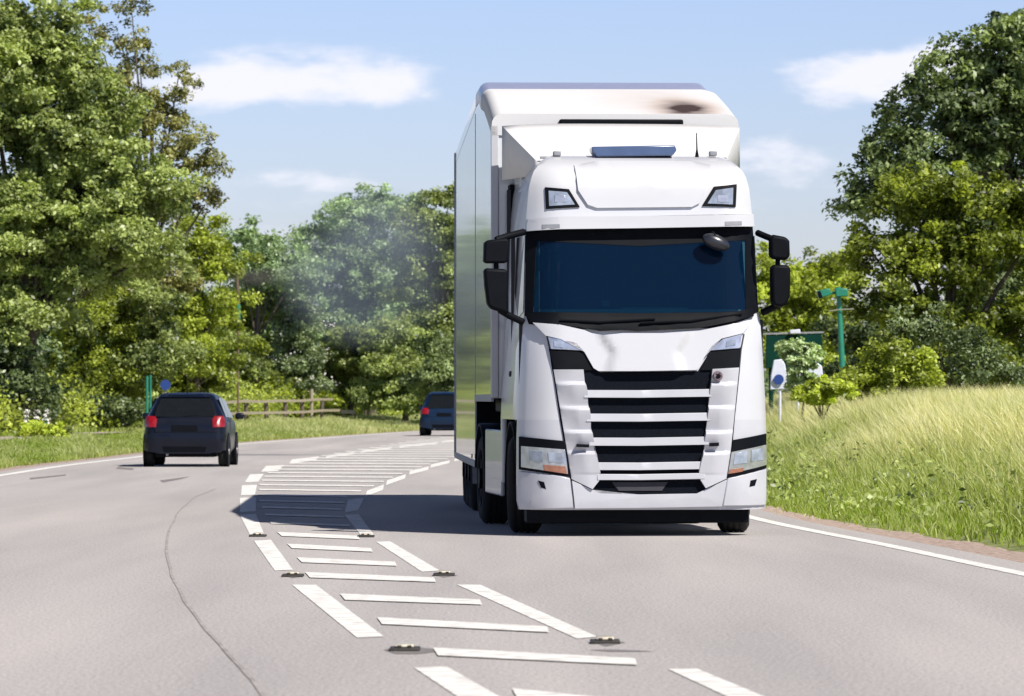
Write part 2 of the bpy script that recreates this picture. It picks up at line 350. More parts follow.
# left footpath behind the verge
ribbon('path', lambda y: xL(y)-6.0, lambda y: xL(y)-4.7, 60, 180, 2, lambda y, c: float(ground_z(xL(y)-5.3, y))+.04, M['pathm'])
def quads(name, qs, z, material):
    vs = []; fs = []
    for q in qs:
        k = len(vs); vs += [(p.x, p.y, z) for p in q]; fs.append(tuple(range(k, k+len(q))))
    me = bpy.data.meshes.new(name); me.from_pydata(vs, [], fs); return struct(link(name, me, material))
dash = [[(292, 585), (316, 585), (384, 637), (357, 638)], [(254, 541), (271, 540), (293, 570), (275, 571)], [(240, 515), (256, 514), (264, 534), (250, 535)],
        [(240, 498), (256, 497.5), (256, 511.5), (240, 512.5)], [(242, 485.5), (257, 485), (255, 495), (241, 495.5)], [(250, 474.5), (264, 474), (258, 482), (245, 482.5)],
        [(266, 466), (284, 465.2), (278, 471.3), (261, 472)], [(292, 459.6), (319, 456.6), (316, 460.4), (289, 464)], [(328, 455.4), (355, 452), (353, 454.6), (325, 458.2)],
        [(362, 450.6), (392, 446.8), (391, 449), (360, 453)], [(400, 445.6), (438, 442), (437, 444), (399, 447.8)], [(442, 441), (470, 439.4), (470, 441), (442, 442.6)],
        [(414, 668), (447, 667), (540, 720), (498, 724)],
        [(457, 585), (480, 585), (597, 637), (577, 639)], [(376, 542), (390, 541.5), (440, 571), (422, 572)], [(345, 515.5), (359, 514.5), (374, 535), (361, 535.5)],
        [(348, 500), (364, 498), (358, 511), (345, 512.5)], [(367, 491), (384, 484.6), (383, 490), (365, 497)], [(387, 480.6), (406, 474.4), (405, 478.6), (386, 485.4)],
        [(410, 471), (429, 466.6), (428, 470), (409, 475)], [(431, 464.6), (450, 460.4), (449, 463.4), (430, 468)], [(455, 458.5), (476, 455), (475, 457.6), (454, 461.5)],
        [(482, 453.6), (510, 450.3), (509, 452.3), (481, 456)],
        [(668, 669.5), (697, 669), (800, 712), (768, 716)]]
quads('boundary_marking', [[G(*p) for p in q] for q in dash], .004, M['line'])
hl = [(240, 505), (245, 500)]
Lb = interp([(438, 430), (441, 400), (447, 366), (452, 334), (458, 300), (466, 272), (474, 256), (485, 250), (498, 249), (514, 255), (534, 268), (571, 300), (600, 344), (640, 408), (668, 445), (700, 500)])
Rb = interp([(446, 520), (455, 470), (461, 445), (468, 425), (476, 402), (487, 378), (497, 352), (512, 346), (535, 362), (571, 424), (605, 500), (640, 586), (669, 668), (700, 745)])
bars = []
for (x0, y0, x1, y1) in [(277, 534.5, 360, 538.5), (287, 546.5, 373, 551), (297, 560.5, 397, 565), (305, 575.5, 436, 581), (340, 597.5, 482, 603.5), (377, 621.5, 549, 631), (433, 652.5, 637, 663.5), (512, 694, 690, 712)]:
    a, c = G(x0, y0), G(x1, y1); h0 = (y0-HOR)*.0155; h1 = (y1-HOR)*.0155
    bars.append([G(x0, y0-h0), G(x1-2, y1-h1), G(x1, y1+h1*.6), G(x0+5, y0+h0)])
D = 50.9
while D < 165:
    yy = HOR+F*CH/D; yl = HOR+F*CH/(D+.5); yr = HOR+F*CH/(D-.6)
    x0 = Lb(yl)+9; x1 = Rb(yr)-6; hh = max(.09, (yy-HOR)*.007)
    if x1 > x0+6: bars.append([G(x0, yl-hh), G(x1, yr-hh), G(x1+1, yr+hh), G(x0+1, yl+hh)])
    D += 3.65+(D-50)*.012
quads('hatch_marking', bars, .0075, M['line'])
# seam (cold joint) and tyre scuffs on the carriageway
def strip(pts, wd):
    out = []; P = [G(*p) for p in pts]
    for i in range(len(P)-1):
        d = (P[i+1]-P[i]).normalized(); n_ = Vector((-d.y, d.x, 0))*wd/2
        out.append([P[i]-n_, P[i+1]-n_, P[i+1]+n_, P[i]+n_])
    return out
def dense(pts, k=4):
    xs = [p[0] for p in pts]; ys = [p[1] for p in pts]; t0 = np.arange(len(pts)); tt = np.linspace(0, len(pts)-1, (len(pts)-1)*k+1)
    return [(float(np.interp(v, t0, xs)+RNG.normal(0, .5)), float(np.interp(v, t0, ys))) for v in tt]
quads('road_seam', strip(dense([(215, 489), (195, 497), (180, 510), (169, 530), (166, 550), (172, 575), (186, 602), (207, 630), (232, 658), (252, 680), (275, 712)]), .024), .004, mat('seam_tar', (.24, .22, .215), .9, var=.2, scale=3, col2=(.36, .33, .32)))
quads('tyre_scuff', [[G(118, 467), G(134, 468.5), G(133, 470), G(116, 468.6)], [G(160, 480.5), G(190, 476.5), G(182, 479), G(163, 482.5)], [G(30, 478), G(66, 474.5), G(66, 475.6), G(30, 479.6)]], .004, M['stain'])
# iron road studs
def stud(px, py, label):
    p = G(px, py); t_ = thing('road_stud', label, 'road stud', (p.x, p.y, 0), 0, 'road studs between the dashes')
    box('stud_frame', -.085, .085, -.11, .11, .0, .020, M['studiron'], t_, .006)
    box('stud_rubber', -.05, .05, -.10, .10, .022, .040, M['studlens'], t_, .010)
    for s_ in (-1, 1): box('reflector', s_*.028-.012, s_*.028+.012, -.108, -.096, .024, .036, M['studiron'], t_, .002)
    return t_
for px, py, lb in [(405, 650.5, 'iron road stud below the lowest full left dash, nearest the camera'), (605, 643, 'iron road stud at the foot of the long right dash'),
                   (293, 576.5, 'iron road stud between two left boundary dashes, left of a hatch bar'), (444, 575.5, 'iron road stud between two right boundary dashes in sunlight'),
                   (258, 536.5, 'small far road stud left of the hatching beside the shadow edge'), (366, 537, 'small far road stud right of the hatching beside the shadow edge')]:
    stud(px, py, lb)
quads('stud_stain', [[G(384, 650), G(398, 646), G(420, 647.5), G(446, 650.5), G(420, 654), G(396, 654)], [G(590, 641), G(606, 639.5), G(626, 642.5), G(606, 646.5)],
                     [G(589, 650), G(612, 649.4), G(655, 651.6), G(610, 651.8)], [G(284, 576), G(293, 574.6), G(304, 576.4), G(293, 578.2)], [G(434, 575), G(444, 573.4), G(458, 575.6), G(444, 577.4)]], .0025, M['stain'])

# ================================================================== the lorry
PSI = math.atan(.0945); OX, OY = 1.355, 46.5
lorry = thing('articulated_lorry', 'white articulated lorry with tall cab and long box trailer driving towards us', 'lorry', (OX, OY, 0), PSI)
FR = Frame(OX, OY, PSI)
prof = interp([(.2, .10), (.27, .02), (.36, 0), (1.0, 0), (1.69, .03), (2.14, .09), (2.2, .13), (2.3, .16), (3.0, .34), (3.14, .37), (3.3, .38), (3.55, .42), (3.66, .46), (3.76, .56), (3.84, .72), (3.89, .90), (3.93, 1.3)])
wid = interp([(.25, 1.25), (.36, 1.275), (1.0, 1.275), (1.4, 1.26), (2.1, 1.22), (2.3, 1.20), (3.1, 1.175), (3.3, 1.16), (3.6, 1.13), (3.72, 1.08), (3.82, 1.0), (3.89, .90), (3.93, .78)])
def yf(x, z): return prof(z)+.30*max(0, (abs(x)-.80)/.47)**2.3
def shell(name, zs, back, material, parent=lorry, bottom=True, nx=31, smooth_=40):
    bm = bmesh.new(); rings = []
    for z in zs:
        wv = wid(z); ring = []
        for u in np.linspace(-1, 1, nx):
            x = wv*math.sin(u*math.pi/2)*.15+wv*u*.85
            ring.append(bm.verts.new((x, yf(x, z), z)))
        bk = back(z) if callable(back) else back
        for q in (.33, .66, 1): ring.append(bm.verts.new((wv, yf(wv, z)+(bk-yf(wv, z))*q, z)))
        for q in (1, .66, .33): ring.append(bm.verts.new((-wv, yf(wv, z)+(bk-yf(wv, z))*q, z)))
        rings.append(ring)
    n_ = len(rings[0])
    for a, b_ in zip(rings, rings[1:]):
        for k in range(n_):
            q = (a[k], a[(k+1) % n_], b_[(k+1) % n_], b_[k])
            if name == 'cab' and all(2.29 < v.co.z < 3.01 and abs(v.co.x) < 1.10 and v.co.y < .9 for v in q): continue
            bm.faces.new(q)
    bm.faces.new(rings[-1]); bm.faces.new(rings[0][::-1])
    return from_bm(name, bm, material, parent, smooth=smooth_)
cab = shell('cab', [1.18, 1.4, 1.69, 1.9, 2.14, 2.2, 2.3, 2.6, 3.0, 3.14, 3.3, 3.45, 3.55, 3.66, 3.72, 3.76, 3.80, 3.84, 3.865, 3.89, 3.91, 3.93], 2.25, M['white'])
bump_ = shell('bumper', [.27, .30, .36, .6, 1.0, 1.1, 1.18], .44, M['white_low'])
P = lambda name, poly, m_, off=.012, parent=cab, **k: panel(name, poly, M[m_] if isinstance(m_, str) else m_, parent, FR, yf, off=off, wl=wid, **k)
# windscreen area
for q in ([(514, 228), (514, 241), (640, 246), (759, 240), (758, 226)], [(514, 239), (518, 316), (533, 316), (537, 239)], [(746, 238), (746, 314), (760, 312), (759, 237)], [(518, 312), (529, 324), (560, 329), (720, 328), (750, 318), (760, 310), (720, 312), (640, 313), (560, 312)]):
    P('windscreen_surround', q, 'black', .026)
M['trim'] = mat('cab_interior_trim', (.035, .035, .04), .8, var=.2); M['seatcloth'] = mat('seat_cloth', (.06, .055, .06), .9, var=.2)
bm = bmesh.new(); bmesh.ops.create_cube(bm, size=1)
for v in bm.verts: v.co = Vector((v.co.x*2.24, 1.33+v.co.y*1.55, 2.42+v.co.z*1.4))
bmesh.ops.delete(bm, geom=[f for f in bm.faces if f.normal.y < -.5], context='FACES_ONLY')
from_bm('interior_lining', bm, M['trim'], cab, smooth=0)
box('dashboard', -1.05, 1.05, .42, .95, 2.02, 2.27, M['trim'], cab, .06)
box('dashboard_top', -.2, .5, .45, .75, 2.26, 2.33, M['greyp'], cab, .03)
for x_ in (-.58, .60):
    st_ = box('seat', x_-.26, x_+.26, 1.25, 1.45, 1.9, 2.62, M['seatcloth'], cab, .07); box('headrest', x_-.14, x_+.14, 1.26, 1.38, 2.64, 2.84, M['seatcloth'], st_, .05)
bm = bmesh.new()
for k in range(24):
    pass
ring_ = [Vector((-.58+.22*math.cos(2*math.pi*k/24), .98-.08*math.sin(2*math.pi*k/24), 2.24+.20*math.sin(2*math.pi*k/24))) for k in range(25)]
tube_bm(bm, ring_, .018, 6); from_bm('steering_wheel', bm, M['black'], cab)
box('sun_visor', -1.0, 1.0, .50, .54, 2.86, 3.0, M['trim'], cab, .01)
box('windscreen_tag', -.42, -.34, .275, .285, 2.33, 2.39, M['greyp'], cab, .002)
gm, gt, gb_ = new_mat('tinted_windscreen'); A, K = node_tools(gt)
gb_.inputs['Base Color'].default_value = (.002, .014, .040, 1); gb_.inputs['Roughness'].default_value = .03
tb = A('ShaderNodeBsdfTransparent'); tb.inputs[0].default_value = (.40, .66, .72, 1); mx_ = A('ShaderNodeMixShader'); mx_.inputs[0].default_value = .5
K(gb_.outputs[0], mx_.inputs[1]); K(tb.outputs[0], mx_.inputs[2]); K(mx_.outputs[0], gt.nodes['Material Output'].inputs[0]); M['glass'] = gm
P('windscreen', [(531, 240), (527, 312), (560, 316), (640, 318), (720, 317), (752, 311), (754, 238)], 'glass', .022, thick=-.004, bevel=0)
P('cowl', [(526, 312), (530, 322), (585, 328), (600, 331), (622, 330), (640, 331), (662, 330), (700, 328), (735, 321), (754, 316), (753, 308), (720, 315), (640, 317), (560, 316)], 'black', .05)
for a, b_, c in (((560, 320), (600, 322), (655, 319)), ((640, 323), (690, 321), (742, 314))):
    pts = [Vector(FR.on(*q, yf, .07)) for q in (a, b_, c)]; tube('wiper', pts, .012, M['black'], cab, 6)
# white lip above the glass (sun visor of the roof) and roof front panel
P('roof_lip', [(519, 219), (560, 216.5), (640, 216), (720, 215), (757, 214), (761, 224), (757, 226.5), (640, 228), (560, 229), (517, 231), (515, 226)], 'white', .14, thick=.0, bevel=.025)
for q in ([(542, 224.5), (560, 224), (560, 228), (542, 228.6)], [(725, 221.5), (742, 221), (742, 225), (725, 225.6)]): P('marker_lamp', q, 'greyp', .144, bevel=.002)
P('roof_panel', [(574, 165), (578, 190), (588, 205), (597, 208), (692, 207), (700, 203), (707, 188), (712, 165), (690, 160), (600, 160)], 'white', .028, bevel=.015)
for q, r_ in (([(545, 187), (569, 189), (580, 207), (546, 209)], [(548.5, 190.5), (567, 192), (575, 204.5), (549, 206)]), ([(737, 184), (714, 186.5), (702, 206), (736, 207)], [(733.5, 187.5), (716, 190), (707.5, 203.5), (733, 204.5)])):
    h_ = P('roof_lamp', q, 'black', .02); P('lens', r_, 'lens', .028, parent=h_, bevel=.003)
    cx_ = sum(p[0] for p in r_)/4; P('reflector', [(cx_-5, 195), (cx_+5, 195), (cx_+7, 202), (cx_-5, 202)], 'chrome', .032, parent=h_, bevel=.002)
# hood panel
P('front_panel', [(533, 322.5), (560, 324.5), (585, 330), (592, 333), (603, 335), (616, 334), (622, 333), (662, 333), (700, 330.5), (735, 323.5), (753, 320.5), (744, 333), (722, 338.5), (712, 346), (705, 357), (700, 367), (697, 370), (640, 371), (599, 371), (594, 368), (585, 352), (577, 343), (561, 339), (546, 335.5)], 'white', .085, bevel=.012, cell=(.04, .05),
  offf=lambda x, z: .05+.045*max(0, min(1, (np.interp(z, [1.66, 1.86, 2.02, 2.12], [.42, .36, .47, .50])-abs(x+.01))/.07)))
# dark grille field
grl = P('grille', [(549, 349), (583, 351), (592, 366), (600, 372), (640, 373), (698, 371), (706, 358), (712, 349), (741, 347), (739, 368), (733, 440), (727, 482), (704, 496), (600, 497), (571, 482), (560, 420), (553, 370)], 'mesh', .010)
for q in ([(549, 349.5), (583, 351.5), (594, 370), (583, 371), (554, 369)], [(711, 349), (740, 347), (738, 367), (712, 370), (701, 370)]): P('lamp_shroud', q, 'black', .03)
for q, r_ in (([(548, 336.5), (562, 339), (577, 344), (583, 350.5), (551, 349)], [(554, 341), (564, 342), (563, 347.5), (554, 346.5)]), ([(742, 334), (723, 339), (714, 346), (710, 350.5), (740, 348)], [(727, 341), (736, 338.5), (735.5, 345), (726, 346.5)])):
    h_ = P('running_lamp', q, 'chrome', .045, bevel=.004); P('lens', r_, 'lens', .052, parent=h_, bevel=.002)
# slats
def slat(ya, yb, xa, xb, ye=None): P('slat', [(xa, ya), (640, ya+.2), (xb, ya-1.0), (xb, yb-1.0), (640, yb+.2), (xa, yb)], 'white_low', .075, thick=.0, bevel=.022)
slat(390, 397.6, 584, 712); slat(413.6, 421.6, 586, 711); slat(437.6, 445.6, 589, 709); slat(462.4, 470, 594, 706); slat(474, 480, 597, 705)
RID = [1.4+(398-y_)/98.7 for y_ in (383, 407, 431, 452)]
def gill(x, z):
    g = gill0(x, z); e_ = GO[x > 0]; u = (1.69-z)/(1.69-.59); xo = e_[0]+(e_[1]-e_[0])*u
    d_ = max(0, min(1, (abs(xo)-abs(x))/.16))**.8; return .022+(g-.022)*d_
GO = [(FR.on(553.5, 369.5, yf)[0], FR.on(571.5, 479, yf)[0]), (FR.on(739, 367.5, yf)[0], FR.on(727.5, 478, yf)[0])]
def gill0(x, z):
    if z > RID[0]+.012: t_ = (z-RID[0])/.15; return .035+.03*min(1, t_)
    for i, r_ in enumerate(RID):
        nx_ = RID[i+1] if i < 3 else .62
        if z > nx_+.012:
            t_ = (r_+.012-z)/.03
            if t_ < 1: return .03+.075*max(0, t_)
            u = (r_-.02-z)/(r_-.03-nx_); return .105-.075*min(1, max(0, u))**1.3 if i < 3 else .105-.03*min(1, max(0, u))
    return .07
for q in ([(553.5, 369.5), (583, 369.5), (584.5, 382), (587, 392), (587.5, 402), (590, 416), (590.5, 427), (593, 440), (593, 448), (598, 464), (600, 474), (599, 480), (592, 489), (571.5, 479)],
          [(739, 367.5), (712, 369), (711, 381), (709, 391), (708.5, 402), (707, 415), (706, 427), (704, 439), (704, 448), (700, 463), (698, 474), (700, 480), (705, 488), (727.5, 478)]):
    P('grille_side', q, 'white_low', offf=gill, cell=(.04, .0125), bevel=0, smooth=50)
for q in ([(577, 444), (589, 444.5), (589, 447.5), (577, 447)], [(710, 443), (719, 442.5), (719, 446), (710, 446.5)]): P('slot', q, 'black', .112, bevel=0)
# emblem
bm = bmesh.new(); bmesh.ops.create_cone(bm, segments=20, radius1=.052, radius2=.046, depth=.03, cap_ends=True)
bmesh.ops.rotate(bm, verts=bm.verts, matrix=Matrix.Rotation(R(90), 3, 'X')); ex_, ey_, ez_ = FR.on(718, 376, yf, .085); bmesh.ops.translate(bm, verts=bm.verts, vec=(ex_, ey_, ez_))
em = from_bm('emblem', bm, mat('badge_metal', (.22, .16, .18), .3, metal=.5, var=.4, scale=60), cab)
slab('bird_mark', [(ex_+u, ez_+v) for u, v in ((-.03, -.012), (-.012, -.03), (.018, -.02), (.03, .006), (.014, .014), (.02, .032), (-.004, .02), (-.024, .026), (-.014, .004))], ey_-.020, .006, M['black'], em, None, .001)
# bumper pieces
PB = lambda name, poly, m_, off=.012, **k: P(name, poly, m_, off, parent=bump_, **k)
PB('bumper_centre', [(572, 480.5), (592, 489.5), (600, 493.5), (640, 494.5), (697, 493.5), (706, 489), (727, 479.5), (722, 506.5), (640, 508), (575, 508.6)], 'white_low', .045, bevel=.015)
for q in ([(520, 471), (560, 475.5), (570, 478), (574, 508.5), (519.5, 509.5)], [(768, 468.5), (727.5, 478), (722.3, 506.5), (769, 505.5)]): PB('bumper_corner', q, 'white_low', .028, bevel=.012)
for q in ([(538, 480.5), (544, 482), (546, 489), (541, 487.5)], [(757, 479), (750.5, 480.5), (749.5, 487), (755, 485.5)]): PB('tow_slot', q, 'black', .031, bevel=0)
PB('number_plate_mount', [(612, 482), (668, 482), (662, 491), (618, 491)], 'seam', .02)
for q, r_, a_, l_ in (([(519, 436.5), (565, 441), (571.5, 477), (519, 469.5)], [(521, 446), (565, 449.5), (567, 464), (568, 474), (521, 467)], [(543, 464.5), (566, 466.5), (567, 474), (544, 470.5)], ([(529, 450), (543, 451), (543, 462), (529, 460.5)], [(548, 452), (562, 453), (564, 463), (549, 462)])),
                  ([(768, 433.5), (733, 440), (726.5, 478), (768.5, 468)], [(766.5, 444.5), (731.5, 452), (728, 474), (767, 465)], [(744, 467.5), (729.5, 469.5), (728.5, 474), (743, 471.5)], ([(748, 450.5), (735, 453), (733, 465), (747, 463)], [(764, 447.5), (751.5, 450), (751, 462), (764, 460)]))):
    h_ = PB('headlight', q, 'black', .034); P('reflector', r_, 'chrome', .040, parent=h_, bevel=.004)
    P('indicator', a_, 'amber', .045, parent=h_, bevel=.003)
    for x_ in l_: P('lens', x_, 'lens', .045, parent=h_, bevel=.004)
# body seams between corner panels and middle
def seam(pts, off=.004, wd=.8):
    poly = [(x-wd, y) for x, y in pts]+[(x+wd, y) for x, y in pts[::-1]]; P('seam', poly, 'seam', off, bevel=0, thick=.01)
seam([(547, 336), (550, 350), (552.5, 368), (557, 388), (566, 425), (570, 445)]); seam([(744, 334), (741, 350), (739, 372), (735, 410), (731, 442)])
seam([(700, 392)]) if False else None
# roof deflector with its side fins, dark strip drawn as the shadow line, blue visor strip
bm = bmesh.new()
x_l, z_l = FR.at(537, 153, 1.05); x_r, z_r = FR.at(724, 151, 1.05); a0, az0 = FR.at(502, 123, 2.15); a1, az1 = FR.at(740, 121, 2.15)
rows = []
for t_ in np.linspace(0, 1, 7):
    y = .98+1.17*t_; e_ = t_**.7; row = []
    for u in np.linspace(0, 1, 13):
        xl_ = (x_l*(1-t_)+a0*t_)+((x_r*(1-t_)+a1*t_)-(x_l*(1-t_)+a0*t_))*u
        z = 3.86+(az0-3.86)*t_-.02*(2*u-1)**4*1.5
        row.append(bm.verts.new((xl_, y, z)))
    rows.append(row)
for a, b_ in zip(rows, rows[1:]):
    for k in range(12): bm.faces.new((a[k], a[k+1], b_[k+1], b_[k]))
for side in (0, 12):                       # fins down to the roof
    lo = [bm.verts.new((r_[side].co.x*1.0, r_[side].co.y, 3.70)) for r_ in rows]
    for k in range(6): bm.faces.new((rows[k][side], rows[k+1][side], lo[k+1], lo[k]))
dfl = from_bm('roof_deflector', bm, M['white_roof'], cab, smooth=45)
md = dfl.modifiers.new('s', 'SOLIDIFY'); md.thickness = .03
box('deflector_shadow_line', -.98, .96, .955, .985, 3.865, 3.89, M['greyp'], cab, .004)  # dark slab in place of the shadow line below the deflector
for sx in (-1, 1): box('side_fin', sx*1.10-.02, sx*1.10+.02, 1.6, 2.3, 3.55, 4.05, M['white'], cab, .015)
P3 = [FR.at(*q, .80) for q in ((592, 146.5), (675, 145), (677, 150), (673, 155.5), (597, 156.5), (592, 151))]
slab('sun_strip', P3, .80, .25, M['blueplastic'], cab, None, .012)
ax_, az_ = FR.at(697, 154, .9); tube('antenna', [(ax_, .9, az_-.03), (ax_, .9, az_+.05), (ax_, .93, az_+.22)], [.022, .008, .005], M['black'], cab, 6)
ax_, az_ = FR.at(714, 153, .9); box('roof_marker', ax_-.05, ax_+.03, .86, .95, az_-.03, az_+.02, M['greyp'], cab)
ax_, az_ = FR.at(556, 153, .9); box('roof_marker', ax_-.03, ax_+.05, .86, .95, az_-.03, az_+.02, M['greyp'], cab)
# left and right doors: side window, handle, door seams
for sx in (-1, 1):
    bm = bmesh.new()
    def sp_(y, z, o=.006): return (sx*(wid(z)+o), y, z)
    poly = [(.42, 2.28), (.50, 3.06), (1.35, 3.06), (1.42, 2.5), (.95, 2.22)]
    top = [bm.verts.new(sp_(*p)) for p in poly]; bot = [bm.verts.new(sp_(*p, -.02)) for p in poly]
    bm.faces.new(top)
    for k in range(5): bm.faces.new((top[k], top[(k+1) % 5], bot[(k+1) % 5], bot[k]))
    from_bm('door_window', bm, M['sideglass'], cab, smooth=0)
    for ys_, z0, z1 in ((1.52, 1.2, 3.1), (.40, 1.3, 2.2), (2.2, 1.25, 3.6)):
        box('door_seam', sx*(wid((z0+z1)/2)-.03), sx*(wid((z0+z1)/2)+.012), ys_-.008, ys_+.008, z0, z1, M['seam'], cab, 0)
    box('door_handle', sx*1.235-.02, sx*1.235+.02, 1.3, 1.48, 1.62, 1.68, M['black'], cab)
box('rear_collar', -1.17, -1.09, 2.25, 2.55, 1.2, 3.66, M['black'], cab, .01); box('rear_collar', 1.09, 1.17, 2.25, 2.55, 1.2, 3.66, M['black'], cab, .01)
# mirrors
def mirror(up, low, arm1, arm2, yl):
    h_ = slab('mirror', up, yl, .16, M['black'], cab, FR, .03)
    slab('mirror_lower', low, yl, .16, M['black'], h_, FR, .03)
    for a_ in (arm1, arm2):
        pts = [Vector((FR.at(px, py, y_)[0], y_, FR.at(px, py, y_)[1])) for px, py, y_ in a_]
        tube('mirror_arm', pts, .035, M['black'], h_, 8)
mirror([(484.5, 243), (487, 240), (507, 238), (509, 241), (508, 262), (505, 263), (485, 263), (484, 261)], [(484, 268.5), (487, 268), (507, 269), (508, 272), (509, 314), (505, 313), (492, 309), (487.5, 305), (485, 285)],
       [(496, 240, .25), (508, 236, .3), (524, 232, .45)], [(500, 310, .25), (510, 316, .3), (523, 322, .35)], .18)
mirror([(770.5, 236), (774, 234.5), (787, 237), (790, 241), (790.5, 257), (786, 260), (773, 259), (770.5, 255)], [(771.5, 266), (775, 264.5), (789, 265), (791, 269), (790.5, 296), (787, 304), (782, 307), (774, 306), (772, 300)],
       [(758, 233, .45), (765, 236, .3), (775, 240, .22)], [(762, 313, .35), (772, 308, .3), (781, 303, .25)], .14)
for px in (778, 496):
    x_, z_ = FR.at(px, 264, .25); tube('mirror_joint', [(x_, .26, z_-.1), (x_, .26, z_+.1)], .025, M['black'], cab)
# front mirror at the top of the glass
bm = bmesh.new(); bmesh.ops.create_uvsphere(bm, u_segments=20, v_segments=12, radius=1)
fx, fz = FR.at(716, 244, .18)
for v in bm.verts:
    c = v.co.copy(); c.x *= .150; c.y *= .08; c.z *= .078
    v.co = Matrix.Rotation(R(22), 3, 'Y') @ c + Vector((fx, .19, fz+.02))
fm = from_bm('front_mirror', bm, mat('mirror_shell', (.018, .02, .03), .3, spec=.6, var=.1), cab, smooth=60)
tube('mirror_bracket', [(fx-.02, .30, fz+.12), (fx-.02, .14, fz+.07)], .025, M['black'], fm)
# running gear
wheel(lorry, -1.085, 1.47, .505, .33, -1, R(-9)); wheel(lorry, 1.10, 1.47, .505, .33, 1, R(-9))
for sx in (-1, 1):
    wheel(lorry, sx*1.09, 4.95, .505, .32, sx); wheel(lorry, sx*.75, 4.95, .505, .30, sx)
box('bumper_shade_beam', -1.19, 1.08, .22, .5, .13, .34, M['black'], lorry, .02); box('sump_guard', -.9, .55, .9, 1.2, .11, .3, M['black'], lorry, .02); box('chassis', -.45, .45, .8, 6.4, .62, .98, M['black'], lorry, .02); box('engine', -.55, .55, .6, 2.2, .42, 1.1, M['black'], lorry, .05)  # front black beam added to darken the shaded space under the bumper
tube('front_axle', [(-1, 1.47, .46), (1, 1.47, .46)], .08, M['black'], lorry); tube('drive_axle', [(-.7, 4.95, .5), (.7, 4.95, .5)], .12, M['black'], lorry)
for sx in (-1, 1):
    box('side_skirt', sx*1.235-.02, sx*1.235+.02, 2.35, 4.25, .36, 1.06, M['white_low'], lorry, .015)
    box('fuel_tank', sx*.95-.26, sx*.95+.26, 2.3, 4.2, .42, 1.0, M['alu'], lorry, .08)
    # front wheel arch liner
    bm = bmesh.new(); rr = []
    for a_ in np.linspace(R(-10), R(190), 15):
        rr.append([bm.verts.new((sx*xx, 1.47+.64*math.cos(a_), .52+.64*math.sin(a_))) for xx in (.72, 1.24)])
    for a, b_ in zip(rr, rr[1:]): bm.faces.new((a[0], a[1], b_[1], b_[0]))
    al = from_bm('wheel_arch', bm, M['black'], lorry); md = al.modifiers.new('s', 'SOLIDIFY'); md.thickness = .03
    bm = bmesh.new(); rr = []
    for a_ in np.linspace(R(10), R(170), 13):
        rr.append([bm.verts.new((sx*xx, 4.95+.60*math.cos(a_), .52+.60*math.sin(a_))) for xx in (.55, 1.26)])
    for a, b_ in zip(rr, rr[1:]): bm.faces.new((a[0], a[1], b_[1], b_[0]))
    al = from_bm('mudguard', bm, M['black'], lorry); md = al.modifiers.new('s', 'SOLIDIFY'); md.thickness = .03
    box('step', sx*1.15-.1, sx*1.15+.1, .5, .75, .45, .52, M['black'], lorry, .01)
# lower cab sides behind the wheel
for sx in (-1, 1): box('cab_step_panel', sx*1.235-.03, sx*1.235+.02, 2.1, 2.3, .5, 1.2, M['white_low'], lorry, .02)

# ---- trailer
PT = math.atan(.0397); TX, TY = -.2126+1.31, 48.9
Mroot = Matrix.Translation((OX, OY, 0)) @ Matrix.Rotation(PSI, 4, 'Z'); Mtr = Matrix.Translation((TX, TY, 0)) @ Matrix.Rotation(PT, 4, 'Z')
Mloc = Mroot.inverted() @ Mtr
TW = 1.31; TL = 14.3
topz = interp([(0, 4.33), (1.2, 4.54), (2.4, 4.73), (3.5, 4.83), (4.3, 4.96), (5.4, 4.97), (6.2, 4.95), (TL, 4.76)])
botz = interp([(0, 1.40), (5.55, 1.40), (5.56, .62), (TL, .60)])
bm = bmesh.new(); sec = []
ys_ = [0, .3, 1, 2, 3, 4, 5.55, 5.56, 7, 9, 11, 13, TL]
for y in ys_:
    tz = topz(y)-.02; bz = botz(y); sec.append([bm.verts.new(p) for p in ((-TW, y, bz), (-TW, y, (bz+tz)/2), (-TW, y, tz), (TW, y, tz), (TW, y, (bz+tz)/2), (TW, y, bz))])
for a, b_ in zip(sec, sec[1:]):
    for k in range(6): bm.faces.new((a[k], a[(k+1) % 6], b_[(k+1) % 6], b_[k]))
bm.faces.new(sec[0]); bm.faces.new(sec[-1][::-1])
trailer = from_bm('trailer', bm, M['white_side'], lorry, smooth=25, mtx=Mloc)
def cap_piece(name, y0, y1, n_, material, zo=0, wo=.0):
    bm = bmesh.new(); rows = []
    for y in np.linspace(y0, y1, n_):
        tz = topz(y)+zo; r_ = .11; row = []
        for sgn in (-1, 1):
            angs = np.linspace(0, 90, 6) if sgn < 0 else np.linspace(90, 0, 6)
            for a_ in angs:
                row.append((sgn*(TW+wo-r_+r_*math.cos(R(a_))), y, tz-.02+r_*math.sin(R(a_))))
        row = [(-(TW+wo), y, tz-.14)]+row+[(TW+wo, y, tz-.14)]
        rows.append([bm.verts.new(p) for p in row])
    for a, b_ in zip(rows, rows[1:]):
        for k in range(len(a)-1): bm.faces.new((a[k], a[k+1], b_[k+1], b_[k]))
    bm.faces.new(rows[0]); bm.faces.new(rows[-1][::-1])
    return from_bm(name, bm, material, trailer, smooth=50)
cap_piece('roof_cap', -.02, 3.5, 14, M['cap'], 0, .004)
cap_piece('roof_crest', 3.5, 5.4, 8, M['roof_sheen'], .0, .004)
cap_piece('roof', 5.4, TL, 8, M['white_side'], -.01, .002)
box('gap_shade', -.60, .72, -.10, .02, 4.26, 4.36, M['black'], trailer, .02)  # black box standing in for the shaded gap between deflector and trailer
box('corner_post', -TW-.012, -TW+.07, -.02, .10, 1.4, 4.30, M['white_low'], trailer, .01)
